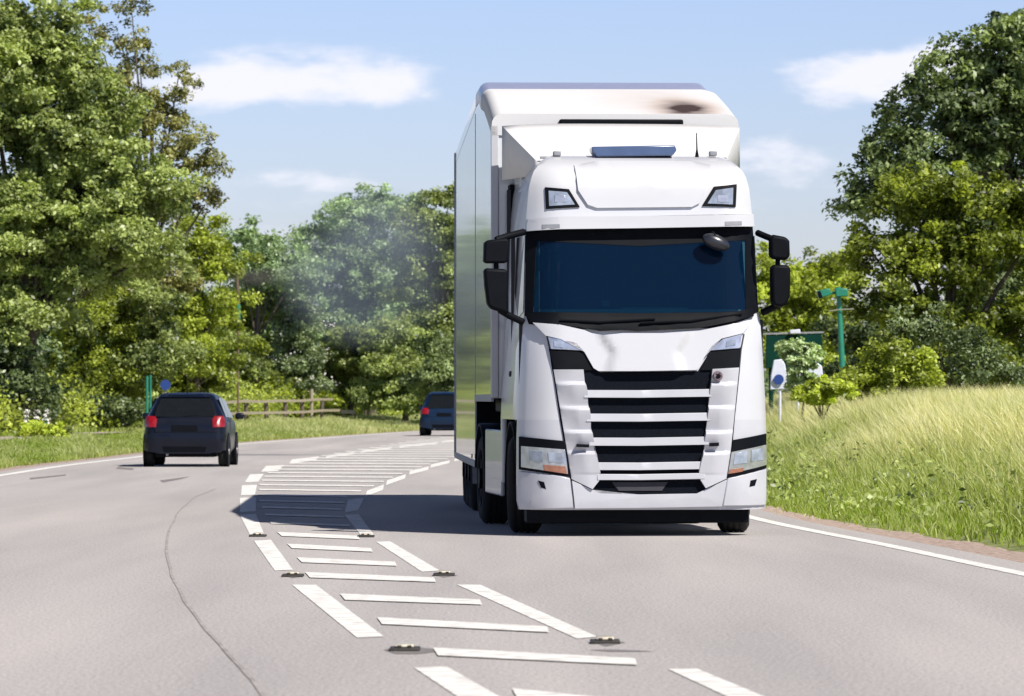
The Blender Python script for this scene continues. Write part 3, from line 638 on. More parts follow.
for y in (5.6,): box('side_joint', -TW-.004, -TW, y-.012, y+.012, botz(y)+.02, topz(y)-.2, M['greyp'], trailer, 0)
box('rear_frame', -TW-.015, TW+.015, TL-.02, TL+.06, .6, 4.77, M['greyp'], trailer, .01)
box('bottom_rail', -TW-.012, -TW+.02, 5.56, TL, .58, .66, M['greyp'], trailer, .004)
box('bottom_rail', -TW-.012, -TW+.02, 0, 5.56, 1.36, 1.44, M['greyp'], trailer, .004)
box('side_marker', -TW-.03, -TW-.012, 6.2, 6.35, .68, .73, M['amber'], trailer, .004)
box('underframe', -.5, .5, 4.9, TL-.4, .6, 1.3, M['black'], trailer, .02)
box('neck_bulkhead', -1.30, 1.30, 5.48, 5.545, .62, 1.38, M['black'], trailer, .004); box('kingpin_deck', -1.1, 1.1, .2, 4.8, 1.24, 1.38, M['black'], trailer, .02)
for sx in (-1, 1):
    box('landing_leg', sx*.8-.06, sx*.8+.06, 5.0, 5.14, .45, 1.35, M['greyp'], trailer, .01)
for y in (8.4, 9.7, 11.0):
    for sx in (-1, 1):
        wheel(lorry, sx*1.10, y, .48, .38, sx, 0, 'black', Mloc)
    box('trailer_axle', -1, 1, y-.06, y+.06, .42, .54, M['black'], trailer, .02)
box('mudflap', -1.28, -.92, 7.55, 7.58, .35, .9, M['greyp'], trailer, .004)

# ================================================================== cars
def hatchback(name, label, loc, yaw, paint, L_=3.97, Wd=.84, H=1.48, rear_left_only=False):
    t_ = thing(name, label, 'car', loc, yaw, None)
    # sections: y from rear; (y, half width low, belt z, roof half width, roof z, bottom z)
    S = [(0.00, Wd*.80, .84, Wd*.62, .88, .36), (.05, Wd*.90, .92, Wd*.66, .96, .31), (.20, Wd*.97, .96, Wd*.67, 1.16, .28), (.34, Wd*.99, .97, Wd*.665, 1.34, .27), (.46, Wd, .97, Wd*.66, H-.05, .26), (.68, Wd, .97, Wd*.66, H-.008, .25),
         (1.2, Wd, .96, Wd*.675, H, .25), (1.9, Wd, .95, Wd*.67, H-.02, .25), (2.4, Wd, .94, Wd*.70, H-.10, .25), (2.95, Wd*.99, .93, Wd*.72, 1.02, .25), (3.4, Wd*.97, .86, Wd*.72, .90, .26), (3.8, Wd*.90, .76, Wd*.66, .80, .28), (3.97, Wd*.78, .62, Wd*.6, .68, .32)]
    bm = bmesh.new(); rings = []
    for y, hw, bz, rw, rz, lo in S:
        half = [(hw*.90, lo), (hw*.985, lo+.12), (hw, .58), (hw*.985, bz-.06), (hw*.955, bz), (rw+(hw*.955-rw)*.45, bz+(rz-bz)*.55), (rw, rz-.035 if rz-bz > .15 else rz-.01), (rw*.86, rz), (rw*.4, rz+.012)]
        ring = [(x, y, z) for x, z in half]+[(-x, y, z) for x, z in half[::-1]]
        rings.append([bm.verts.new(p) for p in ring])
    n_ = len(rings[0])
    for a, b_ in zip(rings, rings[1:]):
        for k in range(n_): bm.faces.new((a[k], a[(k+1) % n_], b_[(k+1) % n_], b_[k]))
    bm.faces.new(rings[0]); bm.faces.new(rings[-1][::-1])
    body = from_bm('body', bm, paint, t_, smooth=40)
    def ry(x, z): return float(np.interp(z, [.3, .62, .66, .86, .93, .98, 1.20, H-.055, H], [.03, -.03, 0.0, 0, .05, .07, .21, .43, .66]))+5*max(0, abs(x)/Wd-.80)**2
    PL = lambda nm, poly, m_, off, parent=t_, **k: panel(nm, poly, m_, parent, None, ry, off=off, local=True, **k)
    # rear bumper, tailgate, window, lamps
    PL('rear_bumper', [(-Wd*.97, .34), (-Wd*.98, .66), (-.55, .70), (.55, .70), (Wd*.98, .66), (Wd*.97, .34), (.5, .27), (-.5, .27)], paint, .05, bevel=.02)
    PL('bumper_insert', [(-.42, .30), (-.45, .42), (.45, .42), (.42, .30)], M['black'], .056)
    PL('tailgate', [(-.60, .70), (-.63, .99), (.63, .99), (.60, .70)], paint, .02, bevel=.012)
    PL('rear_window', [(-.60, 1.02), (-.61, 1.08), (-.57, 1.22), (-.50, H-.11), (-.44, H-.09), (.44, H-.09), (.50, H-.11), (.57, 1.22), (.61, 1.08), (.60, 1.02)], M['sideglass'], .016, bevel=.004)
    PL('roof_spoiler', [(-.50, H-.085), (-.47, H-.03), (-.40, H-.012), (.40, H-.012), (.47, H-.03), (.50, H-.085)], paint, .06, bevel=.015)
    PL('number_plate_recess', [(-.27, .72), (-.27, .85), (.27, .85), (.27, .72)], M['black'], .024)
    wp = PL('rear_wiper', [(-.02, 1.03), (-.01, 1.06), (.30, 1.075), (.30, 1.06)], M['black'], .03, bevel=.002)
    for sx in (-1, 1):
        pl = [(sx*.575, .80), (sx*.56, .97), (sx*.60, 1.03), (sx*.77, 1.04), (sx*.81, .97), (sx*.82, .81)]
        lm = PL('tail_light', pl, M['redlens'], .03, bevel=.01)
        # side glass
        bm = bmesh.new()
        for y0, y1, z1a, z1b in ((.62, 1.25, H-.10, H-.09), (1.32, 2.25, H-.09, H-.14)):
            q = [(y0+(.0 if y0 > 1 else -.08), 1.0), (y0+.02, z1a), (y1, z1b), (y1+(.35 if y0 > 1 else 0), .99)]
            vs = []
            for y, z in q:
                bz = .96; hw_ = Wd*.955; rw_ = Wd*.665; f_ = (z-bz)/(H-.035-bz); xx = hw_+(rw_-hw_)*min(1, f_*.82+.0)+.012
                vs.append(bm.verts.new((sx*xx, y, z)))
            bm.faces.new(vs)
        sg = from_bm('side_window', bm, M['sideglass'], t_, smooth=0); md = sg.modifiers.new('s', 'SOLIDIFY'); md.thickness = .01
        mr_ = box('wing_mirror', sx*(Wd+.02), sx*(Wd+.20), 2.35, 2.47, .96, 1.09, paint, t_, .035)
        box('door_seam', sx*(Wd*.99)-.01, sx*(Wd)+.002, 1.28, 1.295, .35, .93, M['seam'], t_, 0)
        for y in (.62, 3.15): wheel(t_, sx*(Wd-.10), y, .31, .20, sx, 0, 'alu')
        for y in (.62, 3.15):
            bm = bmesh.new(); bmesh.ops.create_cone(bm, segments=28, radius1=.36, radius2=.36, depth=.05, cap_ends=True)
            bmesh.ops.rotate(bm, verts=bm.verts, matrix=Matrix.Rotation(R(90), 3, 'Y')); bmesh.ops.translate(bm, verts=bm.verts, vec=(sx*(Wd-.015), y, .33))
            from_bm('wheel_arch', bm, M['black'], t_)
    box('underbody', -.6, .6, .1, 3.8, .20, .34, M['black'], t_, .02)
    tube('exhaust', [(-.35, .0, .26), (-.35, .3, .27)], .03, M['greyp'], t_)
    tube('aerial', [(0, .75, H), (0, .68, H+.06)], .01, M['black'], t_, 5)
    return t_
c1_ = G(184.5, 467); hatchback('parked_car' if False else 'hatchback_car', 'dark navy hatchback with red tail lights driving away in the left lane', (c1_.x, c1_.y, 0), R(-.3), M['carblue'], Wd=.855, H=1.50)
c2_ = G(444, 436); hatchback('hatchback_car', 'small distant blue hatchback half hidden behind the lorry trailer', (c2_.x, c2_.y, 0), R(-3.5), M['carblue2'], Wd=.92, H=1.62)

# ================================================================== vegetation
def leaf_mesh(name, C, size, tint, nbias, material, parent, aspect=.55):
    n = len(C)
    nrm = RNG.normal(size=(n, 3)); nrm /= np.linalg.norm(nrm, axis=1)[:, None]; nrm += nbias; nrm /= np.linalg.norm(nrm, axis=1)[:, None]
    a = np.cross(nrm, RNG.normal(size=(n, 3))); a /= np.linalg.norm(a, axis=1)[:, None]; b_ = np.cross(nrm, a)
    s = size*RNG.uniform(.65, 1.3, n)[:, None]
    V = np.empty((n, 4, 3)); V[:, 0] = C-a*s*.5; V[:, 1] = C+b_*s*.5*aspect+nrm*s*.08; V[:, 2] = C+a*s*.5; V[:, 3] = C-b_*s*.5*aspect+nrm*s*.08
    me = bpy.data.meshes.new(name); me.vertices.add(n*4); me.vertices.foreach_set('co', V.reshape(-1).astype(np.float32))
    me.loops.add(n*4); me.loops.foreach_set('vertex_index', np.arange(n*4, dtype=np.int32))
    me.polygons.add(n); me.polygons.foreach_set('loop_start', np.arange(0, n*4, 4, dtype=np.int32)); me.polygons.foreach_set('loop_total', np.full(n, 4, dtype=np.int32))
    me.update(calc_edges=True)
    at = me.attributes.new('tint', 'FLOAT', 'FACE'); at.data.foreach_set('value', np.clip(tint, 0, 1).astype(np.float32))
    return link(name, me, material, parent)
NLEAF = 0
def crown(parent, blobs, material, leaf=.2, per=55, dens=1.0, tint0=.45, loose=1.0, flowers=0, crad=.5, name='crown'):
    C = []; T = []; NB = []; tips = []
    for (c, r) in blobs:
        c = np.array(c); r = np.array(r); area = 4*math.pi*(((r[0]*r[1])**1.6+(r[0]*r[2])**1.6+(r[1]*r[2])**1.6)/3)**(1/1.6)
        nc = max(5, int(area*dens*2.3/crad**1.6*.9))
        nl = max(6, nc//11); ld = RNG.normal(size=(nl, 3)); ld /= np.linalg.norm(ld, axis=1)[:, None]
        lc = c+ld*r*(RNG.uniform(.25, 1.0, nl)**.6)[:, None]*.86; lr = crad*RNG.uniform(1.1, 2.3, nl)
        li = RNG.integers(0, nl, nc); d = RNG.normal(size=(nc, 3)); d[:, 2] = np.abs(d[:, 2])*1.0-.25; d /= np.linalg.norm(d, axis=1)[:, None]
        P_ = lc[li]+d*lr[li][:, None]*np.array([1, 1, .62])*RNG.uniform(.8, 1.05, nc)[:, None]; LT = RNG.normal(0, .13, nl)
        for i in range(nc):
            k = int(per*1.75*RNG.uniform(.5, 1.4)); cr_ = crad*RNG.uniform(.45, .95)*loose
            q = RNG.normal(size=(k, 3)); q /= np.linalg.norm(q, axis=1)[:, None]; q *= (RNG.uniform(0, 1, k)**.5)[:, None]*cr_; q[:, 2] *= .7
            q = P_[i]+q
            C.append(q); T.append(np.full(k, tint0+LT[li[i]]+RNG.normal(0, .15))+RNG.normal(0, .14, k)); NB.append(np.tile(d[i]*.5+np.array([0, 0, .7]), (k, 1)))
            if i % 30 == 0: tips.append((c, P_[i]))
    C = np.concatenate(C); T = np.concatenate(T); NB = np.concatenate(NB); global NLEAF; NLEAF += len(C)
    o = leaf_mesh(name, C, leaf*.76, T, NB, material, parent)
    if flowers:
        idx = RNG.choice(len(C), min(len(C), flowers), replace=False); up = C[idx]+NB[idx]*.25
        Q = np.concatenate([up[i]+RNG.normal(0, .10, (7, 3)) for i in range(len(up))]); leaf_mesh('flowers', Q, .09, np.full(len(Q), .5), np.tile([0, -.5, 1.2], (len(Q), 1)), M['flower'], parent, .9)
    return tips
def tree(name, label, D, base_px, blobs_px, lm, leaf=.2, per=55, dens=1.0, tint=.45, cat='tree', group=None, trunk_r=.18, loose=1.0, crad=.5, flowers=0, dj=.35, gz=None, stems=1):
    bx = (base_px-512)/F*D; bz = float(ground_z(bx, D)) if gz is None else gz
    t_ = thing(name, label, cat, (bx, D, bz), 0, group); blobs = []
    for q in blobs_px:
        px, py, rp = q[:3]; rz_ = q[3] if len(q) > 3 else rp; dd = D+RNG.uniform(-dj, dj)*rp/F*D*1.2
        p = W(px, py, dd); r = rp/F*D; blobs.append(((p.x-bx, p.y-D, p.z-bz), (r, r*.9, rz_/F*D)))
    tips = crown(t_, blobs, LM[lm], leaf, per, dens, tint, loose, flowers, crad)
    bm = bmesh.new(); cz = sorted(b_[0][2] for b_ in blobs); topz_ = cz[-1]; hh = max(.3, min(cz[0], topz_*.45))
    for s_ in range(stems):
        off = Vector((RNG.uniform(-.4, .4), RNG.uniform(-.3, .3), 0))*(0 if stems == 1 else 1)
        tube_bm(bm, [off+Vector((0, 0, -.2)), off+Vector((.03, 0, hh*.5)), off*1.5+Vector((.08, .02, hh)), off*2+Vector((np.mean([b_[0][0] for b_ in blobs])*.6, 0, topz_*.8))], [trunk_r, trunk_r*.8, trunk_r*.6, trunk_r*.2], 8)
    for c, r in blobs:
        c = Vector(c); st = Vector((.08, .02, min(hh, max(.2, c.z*.6)))); midp = st.lerp(c, .55)+Vector((0, 0, .15))
        tube_bm(bm, [st, midp, c], [trunk_r*.36, trunk_r*.24, trunk_r*.10], 6)
    for c, p in tips[:140]:
        c = Vector([float(v) for v in c]); p = Vector([float(v) for v in p]); tube_bm(bm, [c, c.lerp(p, .6)+Vector((0, 0, -.05)), p], [trunk_r*.14, trunk_r*.09, .012], 4)
    from_bm('trunk', bm, M['bark'], t_, smooth=60)
    return t_
TG = 'trees lining the left side of the road'
tree('broadleaf_tree', 'huge leafy green tree at far left towering to the top of the picture', 140, 28,
     [(-20, 90, 70, 80), (45, 110, 62, 70), (20, 50, 50, 45), (95, 150, 55, 55), (-10, 200, 70, 60), (60, 210, 62, 50), (120, 215, 55, 45), (150, 255, 45, 35), (20, 280, 60, 42), (85, 275, 50, 30), (-40, 300, 50, 60), (100, 105, 30, 35), (5, 22, 26, 18), (45, 18, 22, 16), (165, 200, 26, 24), (75, 60, 24, 22), (30, 70, 50, 40), (-20, 30, 40, 40), (-10, 140, 60, 50), (110, 180, 50, 40), (30, 300, 60, 30), (60, 150, 60, 50), (40, 250, 60, 40), (100, 240, 50, 40), (140, 180, 36, 36), (20, 330, 40, 30)],
     'mid', .215, 52, .62, .5, trunk_r=.32, crad=.52)
tree('broadleaf_tree', 'bronze tinged sparse tree with open branches against the sky, right of the huge left tree', 160, 150,
     [(132, 18, 13, 16), (122, 45, 16, 18), (112, 75, 20, 20), (140, 70, 16, 14), (150, 100, 22, 22), (178, 78, 12, 14), (165, 125, 24, 20), (192, 140, 14, 10), (205, 172, 18, 12), (175, 165, 28, 22), (190, 195, 22, 18), (130, 120, 24, 26), (205, 205, 12, 10), (160, 215, 30, 24), (104, 55, 10, 10), (88, 28, 12, 12)],
     'brown', .19, 34, .55, .45, trunk_r=.2, crad=.42, loose=1.1)
tree('broadleaf_tree', 'bright yellow green tree rising behind the navy hatchback', 172, 195,
     [(205, 262, 34, 30), (180, 300, 40, 32), (212, 300, 26, 34), (200, 335, 36, 34), (238, 358, 15, 20), (150, 320, 38, 34), (182, 372, 48, 30), (200, 240, 24, 22), (222, 278, 12, 14)],
     'yellow', .2, 50, .6, .42, trunk_r=.2)
tree('broadleaf_tree', 'low olive green tree in front of the dark hollow at far left', 156, 95,
     [(90, 320, 44, 32), (60, 350, 30, 26), (110, 360, 42, 30), (75, 385, 44, 24), (125, 395, 36, 22), (40, 380, 20, 24)], 'yellow', .19, 46, .55, .30, trunk_r=.16)
tree('broadleaf_tree', 'shaded tree with visible stems at the far left edge', 150, 8,
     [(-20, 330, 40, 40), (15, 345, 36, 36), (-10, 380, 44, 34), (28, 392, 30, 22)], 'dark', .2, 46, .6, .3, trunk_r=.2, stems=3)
tree('broadleaf_tree', 'distant rounded tree top showing between the left trees and the hazy tree', 215, 255,
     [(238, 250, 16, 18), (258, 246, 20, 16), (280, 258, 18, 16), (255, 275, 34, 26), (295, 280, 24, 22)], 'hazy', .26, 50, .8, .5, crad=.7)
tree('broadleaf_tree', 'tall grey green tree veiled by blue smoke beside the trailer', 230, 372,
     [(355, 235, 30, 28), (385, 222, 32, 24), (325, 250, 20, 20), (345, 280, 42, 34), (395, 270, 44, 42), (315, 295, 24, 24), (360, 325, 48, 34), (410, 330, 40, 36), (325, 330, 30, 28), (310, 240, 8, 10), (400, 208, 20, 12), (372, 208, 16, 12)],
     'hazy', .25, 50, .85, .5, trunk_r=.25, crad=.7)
tree('broadleaf_tree', 'dark green tree whose top meets the upper edge of the trailer side', 216, 440,
     [(432, 215, 26, 24), (455, 235, 30, 34), (425, 255, 28, 26), (440, 295, 40, 36), (470, 280, 30, 40), (425, 340, 44, 36), (460, 345, 34, 34), (448, 200, 16, 10)],
     'mid', .23, 50, .85, .42, trunk_r=.22, crad=.6)
tree('elder_bush', 'pale elder bush with white flower heads above the timber fence', 217, 296,
     [(292, 315, 24, 22), (275, 300, 14, 12), (305, 340, 22, 22), (285, 355, 26, 22), (310, 365, 18, 16), (300, 385, 28, 16)], 'elder', .2, 46, .8, .35, 'bush', trunk_r=.1, flowers=130, crad=.5)
tree('broadleaf_tree', 'slim bright green tree between the wooden pole and the elder bush', 219, 258,
     [(240, 330, 20, 26), (238, 305, 16, 20), (240, 360, 22, 24), (255, 320, 18, 22), (262, 350, 22, 26), (248, 375, 26, 22), (270, 385, 28, 20)], 'yellow', .22, 46, .8, .45)
tree('leafy_bush', 'rounded green bush behind the right end of the timber fence', 226, 350,
     [(340, 372, 26, 24), (368, 385, 28, 24), (350, 395, 30, 18), (325, 392, 20, 18)], 'mid', .22, 46, .9, .5, 'bush', crad=.5)
tree('leafy_bush', 'green bush left of the distant blue car', 212, 405,
     [(400, 375, 28, 26), (425, 385, 26, 24), (392, 398, 28, 18), (415, 402, 26, 16)], 'mid', .22, 46, .9, .45, 'bush', crad=.5)
tree('leafy_bush', 'dark green bush beside the trailer behind the distant blue car', 206, 448,
     [(445, 370, 28, 30), (470, 385, 26, 26), (452, 398, 30, 18)], 'dark', .22, 46, .9, .5, 'bush', crad=.5)
tree('leafy_bush', 'olive bush directly behind the navy hatchback roof', 173, 190,
     [(165, 400, 30, 18), (192, 398, 26, 20), (145, 408, 22, 14)], 'yellow', .18, 42, .8, .3, 'bush', crad=.4)
tree('leafy_bush', 'yellow green bush behind the left end of the timber fence', 216, 258,
     [(245, 395, 28, 18), (275, 398, 30, 16), (300, 402, 26, 14), (225, 392, 20, 18)], 'yellow', .24, 42, 1.0, .5, 'bush', crad=.5)
tree('leafy_bush', 'low dark bush filling the hollow under the huge left tree', 152, 50,
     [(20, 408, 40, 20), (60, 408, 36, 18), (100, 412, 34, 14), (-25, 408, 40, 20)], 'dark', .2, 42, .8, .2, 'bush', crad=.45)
tree('leafy_weed', 'bright green weed clump on the left verge beside white flower spikes', 131, 42,
     [(36, 431, 9, 6), (48, 433, 10, 6), (28, 434, 8, 5), (58, 437, 8, 5)], 'yellow', .12, 30, 2.2, .85, 'plant', trunk_r=.02, crad=.2)
FILL = [('dark leafy bush hiding the trunk of the huge left tree', 139, 22, [(0, 395, 30, 22), (30, 400, 28, 20), (-20, 365, 26, 30), (15, 360, 24, 24)], 'dark', .25),
 ('olive bush at the road end of the dark hollow', 160, 118, [(110, 408, 30, 16), (135, 398, 24, 20), (90, 412, 26, 12)], 'yellow', .3),
 ('mid green bush behind the green marker post', 156, 152, [(140, 380, 26, 24), (165, 360, 28, 28), (150, 330, 26, 26), (152, 300, 22, 20)], 'mid', .4),
 ('bronze green bush below the sparse open tree', 158, 128, [(130, 300, 34, 34), (110, 280, 30, 30), (155, 285, 30, 30)], 'brown', .4),
 ('leafy green shrub wall right of the navy hatchback', 214, 225, [(225, 370, 28, 30), (245, 385, 24, 22), (215, 395, 26, 18), (235, 350, 20, 22)], 'mid', .45),
 ('fresh green shrub below the hazy distant tree top', 222, 275, [(270, 300, 26, 24), (250, 290, 20, 20), (290, 310, 24, 24), (275, 335, 28, 26)], 'hazy', .5),
 ('dense green shrub under the smoke', 224, 365, [(345, 355, 30, 22), (375, 360, 30, 24), (400, 355, 28, 22), (360, 345, 26, 20)], 'mid', .4),
 ('dark shrub in the gap between the smoke veiled tree and the trailer', 214, 430, [(420, 370, 26, 24), (440, 360, 24, 26), (400, 385, 24, 20)], 'dark', .4)]
for lb_, D_, bx_, bl_, lm_, tn_ in FILL: tree('leafy_bush', lb_, D_, bx_, bl_, lm_, .2, 48, .8, tn_, 'bush', crad=.48, trunk_r=.07)
def undergrowth():
    C = []; T = []
    for _ in range(2600):
        y = RNG.uniform(75, 262); far = y > 165; s_ = RNG.uniform(8.0, 12) if far else RNG.uniform(6.1, 9.5)
        x = float(xL(y))-s_-(.8 if y > 205 else 0); h = RNG.uniform(.2, 1)**.8*(1.7 if far else 1.5)*(.6+.25*math.sin(y*.9)+.2*math.sin(y*2.3)); g = float(ground_z(x, y))
        k = 55; q = RNG.normal(0, .26, (k, 3)); C.append(np.array([x, y, g+h])+q); T.append(np.full(k, .38+.14*math.sin(y*.35)+RNG.normal(0, .16))+RNG.normal(0, .12, k))
    C = np.concatenate(C); T = np.concatenate(T); C[:, 2] = np.maximum(C[:, 2], .1)
    o = leaf_mesh('undergrowth', C, .15, T, np.tile([.2, -.5, .7], (len(C), 1)), LM['yellow'], None); o['kind'] = 'stuff'; tag(o, 'tangled green undergrowth along the foot of the left hand trees', 'undergrowth')
undergrowth()
# right side
tree('broadleaf_tree', 'large dark green tree at upper right against the sky', 118, 985,
     [(985, 75, 42, 36), (1030, 60, 45, 45), (1010, 105, 50, 46), (945, 110, 40, 36), (915, 143, 30, 24), (893, 170, 24, 18), (920, 180, 44, 34), (970, 150, 50, 44), (1030, 140, 50, 50), (880, 192, 14, 12), (1000, 220, 56, 46), (1020, 300, 56, 60), (1020, 30, 16, 18), (975, 48, 14, 10), (895, 205, 30, 24)],
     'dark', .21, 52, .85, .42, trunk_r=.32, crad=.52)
tree('broadleaf_tree', 'broad yellow green tree in front of the large dark tree at right', 108, 945,
     [(920, 200, 36, 28), (960, 205, 40, 30), (1000, 200, 40, 30), (900, 240, 32, 28), (884, 275, 24, 26), (930, 255, 44, 36), (985, 260, 44, 40), (895, 300, 36, 30), (1030, 240, 40, 40), (930, 320, 46, 36), (990, 330, 46, 40), (872, 252, 12, 14), (1035, 320, 36, 40), (960, 370, 50, 24), (1010, 378, 40, 22)],
     'yellow', .185, 50, .75, .20, trunk_r=.26, crad=.48)
tree('leafy_bush', 'drooping sparse bush with pale twigs at the foot of the right hand trees', 92, 945,
     [(930, 330, 22, 18), (950, 345, 26, 20), (970, 360, 24, 20), (945, 375, 28, 18), (985, 372, 24, 18), (1005, 385, 26, 14)], 'elder', .12, 30, .7, .12, 'bush', trunk_r=.06, crad=.3)
tree('leafy_bush', 'rounded olive green bush right of the green pole', 90, 892,
     [(890, 358, 24, 18), (875, 372, 24, 18), (905, 372, 24, 18), (888, 385, 34, 14), (860, 382, 16, 14), (915, 388, 20, 10)], 'yellow', .12, 44, 1.0, .38, 'bush', trunk_r=.05, crad=.26)
tree('leafy_bush', 'low bright bush at the foot of the green pole', 86, 818,
     [(802, 395, 10, 6), (824, 390, 14, 7), (842, 391, 14, 8), (812, 398, 18, 6)], 'yellow', .11, 44, 1.2, .6, 'bush', trunk_r=.04, crad=.14, flowers=0)
tree('young_tree', 'pale young sapling in front of the dark green board', 94, 800,
     [(792, 352, 8, 8), (802, 349, 10, 8), (810, 357, 8, 8), (799, 366, 11, 9), (803, 380, 8, 8)], 'elder', .13, 28, 1.5, .75, trunk_r=.035, crad=.13)
tree('broadleaf_tree', 'bright green tree seen between the lorry mirror and the green pole', 172, 805,
     [(785, 280, 26, 22), (815, 285, 28, 22), (835, 275, 22, 16), (770, 300, 26, 26), (800, 315, 34, 28), (835, 315, 28, 30), (770, 345, 34, 30), (815, 350, 34, 30), (750, 270, 14, 30)],
     'yellow', .23, 48, .85, .52, trunk_r=.2, crad=.55)
tree('broadleaf_tree', 'shaded tree immediately behind the green pole', 130, 858,
     [(862, 330, 22, 26), (870, 360, 26, 26), (855, 385, 24, 18), (895, 345, 30, 30)], 'dark', .19, 46, .9, .25, crad=.45)
tree('broadleaf_tree', 'dark low growth behind the grass at far right', 112, 1020,
     [(1000, 370, 34, 26), (1030, 360, 30, 34), (960, 385, 30, 18)], 'dark', .18, 46, .8, .3, crad=.45, cat='bush')
# far wood
def far_wood():
    C = []; T = []
    for cx in np.arange(-60, 90, 1.8):
        y = 300+RNG.uniform(-15, 25); h = RNG.uniform(6.5, 9.5) if cx < 0 else RNG.uniform(3.5, 6.5)
        for _ in range(70):
            p = np.array([cx+RNG.normal(0, 1.8), y+RNG.normal(0, 2), RNG.uniform(.2, 1)*h]); q = p+RNG.normal(0, .6, (22, 3)); C.append(q); T.append(np.full(22, .4+RNG.normal(0, .12))+RNG.normal(0, .1, 22))
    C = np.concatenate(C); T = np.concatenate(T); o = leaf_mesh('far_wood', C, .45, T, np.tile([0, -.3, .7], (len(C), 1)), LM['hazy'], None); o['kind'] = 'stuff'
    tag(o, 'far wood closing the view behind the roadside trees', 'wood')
far_wood()

print('LEAVES', NLEAF)
# grass
def blades(name, n, sampler, hfun, wd, tipf, label, lean=.35, seg=2):
    x, y = sampler(n); n = len(x); z = ground_z(x, y)-.02; h = hfun(x, y)*RNG.uniform(.55, 1.2, n); a = RNG.uniform(0, math.pi, n)
    wv = wd*RNG.uniform(.6, 1.4, n); lx = RNG.normal(-.04, lean, n)*h; ly = RNG.normal(0, lean, n)*h; tip = tipf(x, y, n)
    ts = [0, .55, 1.0]; V = np.empty((n, 5, 3)); ca = np.cos(a)*wv/2; sa = np.sin(a)*wv/2
    for i, t_ in enumerate((0, .6)):
        cx_ = x+lx*t_**2; cy_ = y+ly*t_**2; cz_ = z+h*t_; k = 1 if i == 0 else .8
        V[:, i*2, 0] = cx_-ca*k; V[:, i*2, 1] = cy_-sa*k; V[:, i*2, 2] = cz_; V[:, i*2+1, 0] = cx_+ca*k; V[:, i*2+1, 1] = cy_+sa*k; V[:, i*2+1, 2] = cz_
    V[:, 4, 0] = x+lx; V[:, 4, 1] = y+ly; V[:, 4, 2] = z+h
    me = bpy.data.meshes.new(name); me.vertices.add(n*5); me.vertices.foreach_set('co', V.reshape(-1).astype(np.float32))
    k = np.arange(n)[:, None]*5; li = np.concatenate([k+np.array([[0, 1, 3, 2]]), k+np.array([[2, 3, 4]])], 1).reshape(-1).astype(np.int32)
    me.loops.add(n*7); me.loops.foreach_set('vertex_index', li)
    st = np.stack([np.arange(n)*7, np.arange(n)*7+4], 1).reshape(-1).astype(np.int32); tt = np.tile([4, 3], n).astype(np.int32)
    me.polygons.add(n*2); me.polygons.foreach_set('loop_start', st); me.polygons.foreach_set('loop_total', tt); me.update(calc_edges=True)
    at = me.attributes.new('tint', 'FLOAT', 'POINT'); tv = np.stack([tip*.25, tip*.25, tip*.75, tip*.75, tip], 1).reshape(-1); at.data.foreach_set('value', np.clip(tv, 0, 1).astype(np.float32))
    o = link(name, me, LM['grass']); o['kind'] = 'stuff'; tag(o, label, 'grass'); return o
def samp_right(n):
    y = RNG.uniform(34, 150, n); s = RNG.uniform(0, 1, n)**.8*10.5+np.array([gw(v) for v in y])-.1+RNG.normal(0, .12, n); x = xR(y)+s
    keep = (x < (580/F)*y+.8) & (x > .02*y); return x[keep], y[keep]
def h_right(x, y):
    s = x-xR(y); return .14+.52*smooth((s-1.0)/3.0)+.10*np.sin(x*1.3+y*.4)*smooth((s-1.5)/2)
def patch(x, y): return .5+.22*np.sin(x*1.9+y*.23+1)+.2*np.sin(x*.7-y*.31)+.2*np.sin(x*4.1+y*.9)*np.sin(y*.55+2)
def tip_right(x, y, n):
    s = x-xR(y); return .15+.72*smooth((s-1.3)/2.6)*(.55+.8*patch(x, y))+RNG.normal(0, .20, n)
blades('tall_grass', 560000, samp_right, h_right, .016, tip_right, 'tall straw tipped grass on the bank right of the lorry')
def samp_left(n):
    y = RNG.uniform(70, 235, n); s = RNG.uniform(.9, 7.5, n)+RNG.normal(0, .15, n); x = xL(y)-s
    keep = (x > (-560/F)*y-1) & ~((s > 4.7) & (s < 6.0) & (y < 150)); return x[keep], y[keep]
blades('verge_grass', 110000, samp_left, lambda x, y: .10+.16*patch(x, y)+.08*smooth((y-170)/20), .035, lambda x, y, n: .10+.30*patch(x, y)+.22*smooth((y-160)/25)+RNG.normal(0, .12, n), 'short green roadside grass left of the carriageway')

def weeds():
    C = []; T = []
    for _ in range(260):
        y = RNG.uniform(38, 100); s_ = RNG.uniform(1.0, 6); x = float(xR(y))+s_+gw(y)-.9; g = float(ground_z(x, y)); h = RNG.uniform(.15, .45)
        q = RNG.normal(0, 1, (26, 3))*np.array([.10, .10, h*.35]); C.append(np.array([x, y, g+h*.6])+q); T.append(np.full(26, RNG.uniform(.05, .8)))
    C = np.concatenate(C); T = np.concatenate(T); o = leaf_mesh('verge_weeds', C, .085, T, np.tile([0, -.4, .8], (len(C), 1)), LM['mid'], None); o['kind'] = 'stuff'; tag(o, 'darker leafy weeds scattered through the grass right of the lorry', 'weeds')
weeds()
# ================================================================== street furniture
WF = Frame(0, 0, 0)
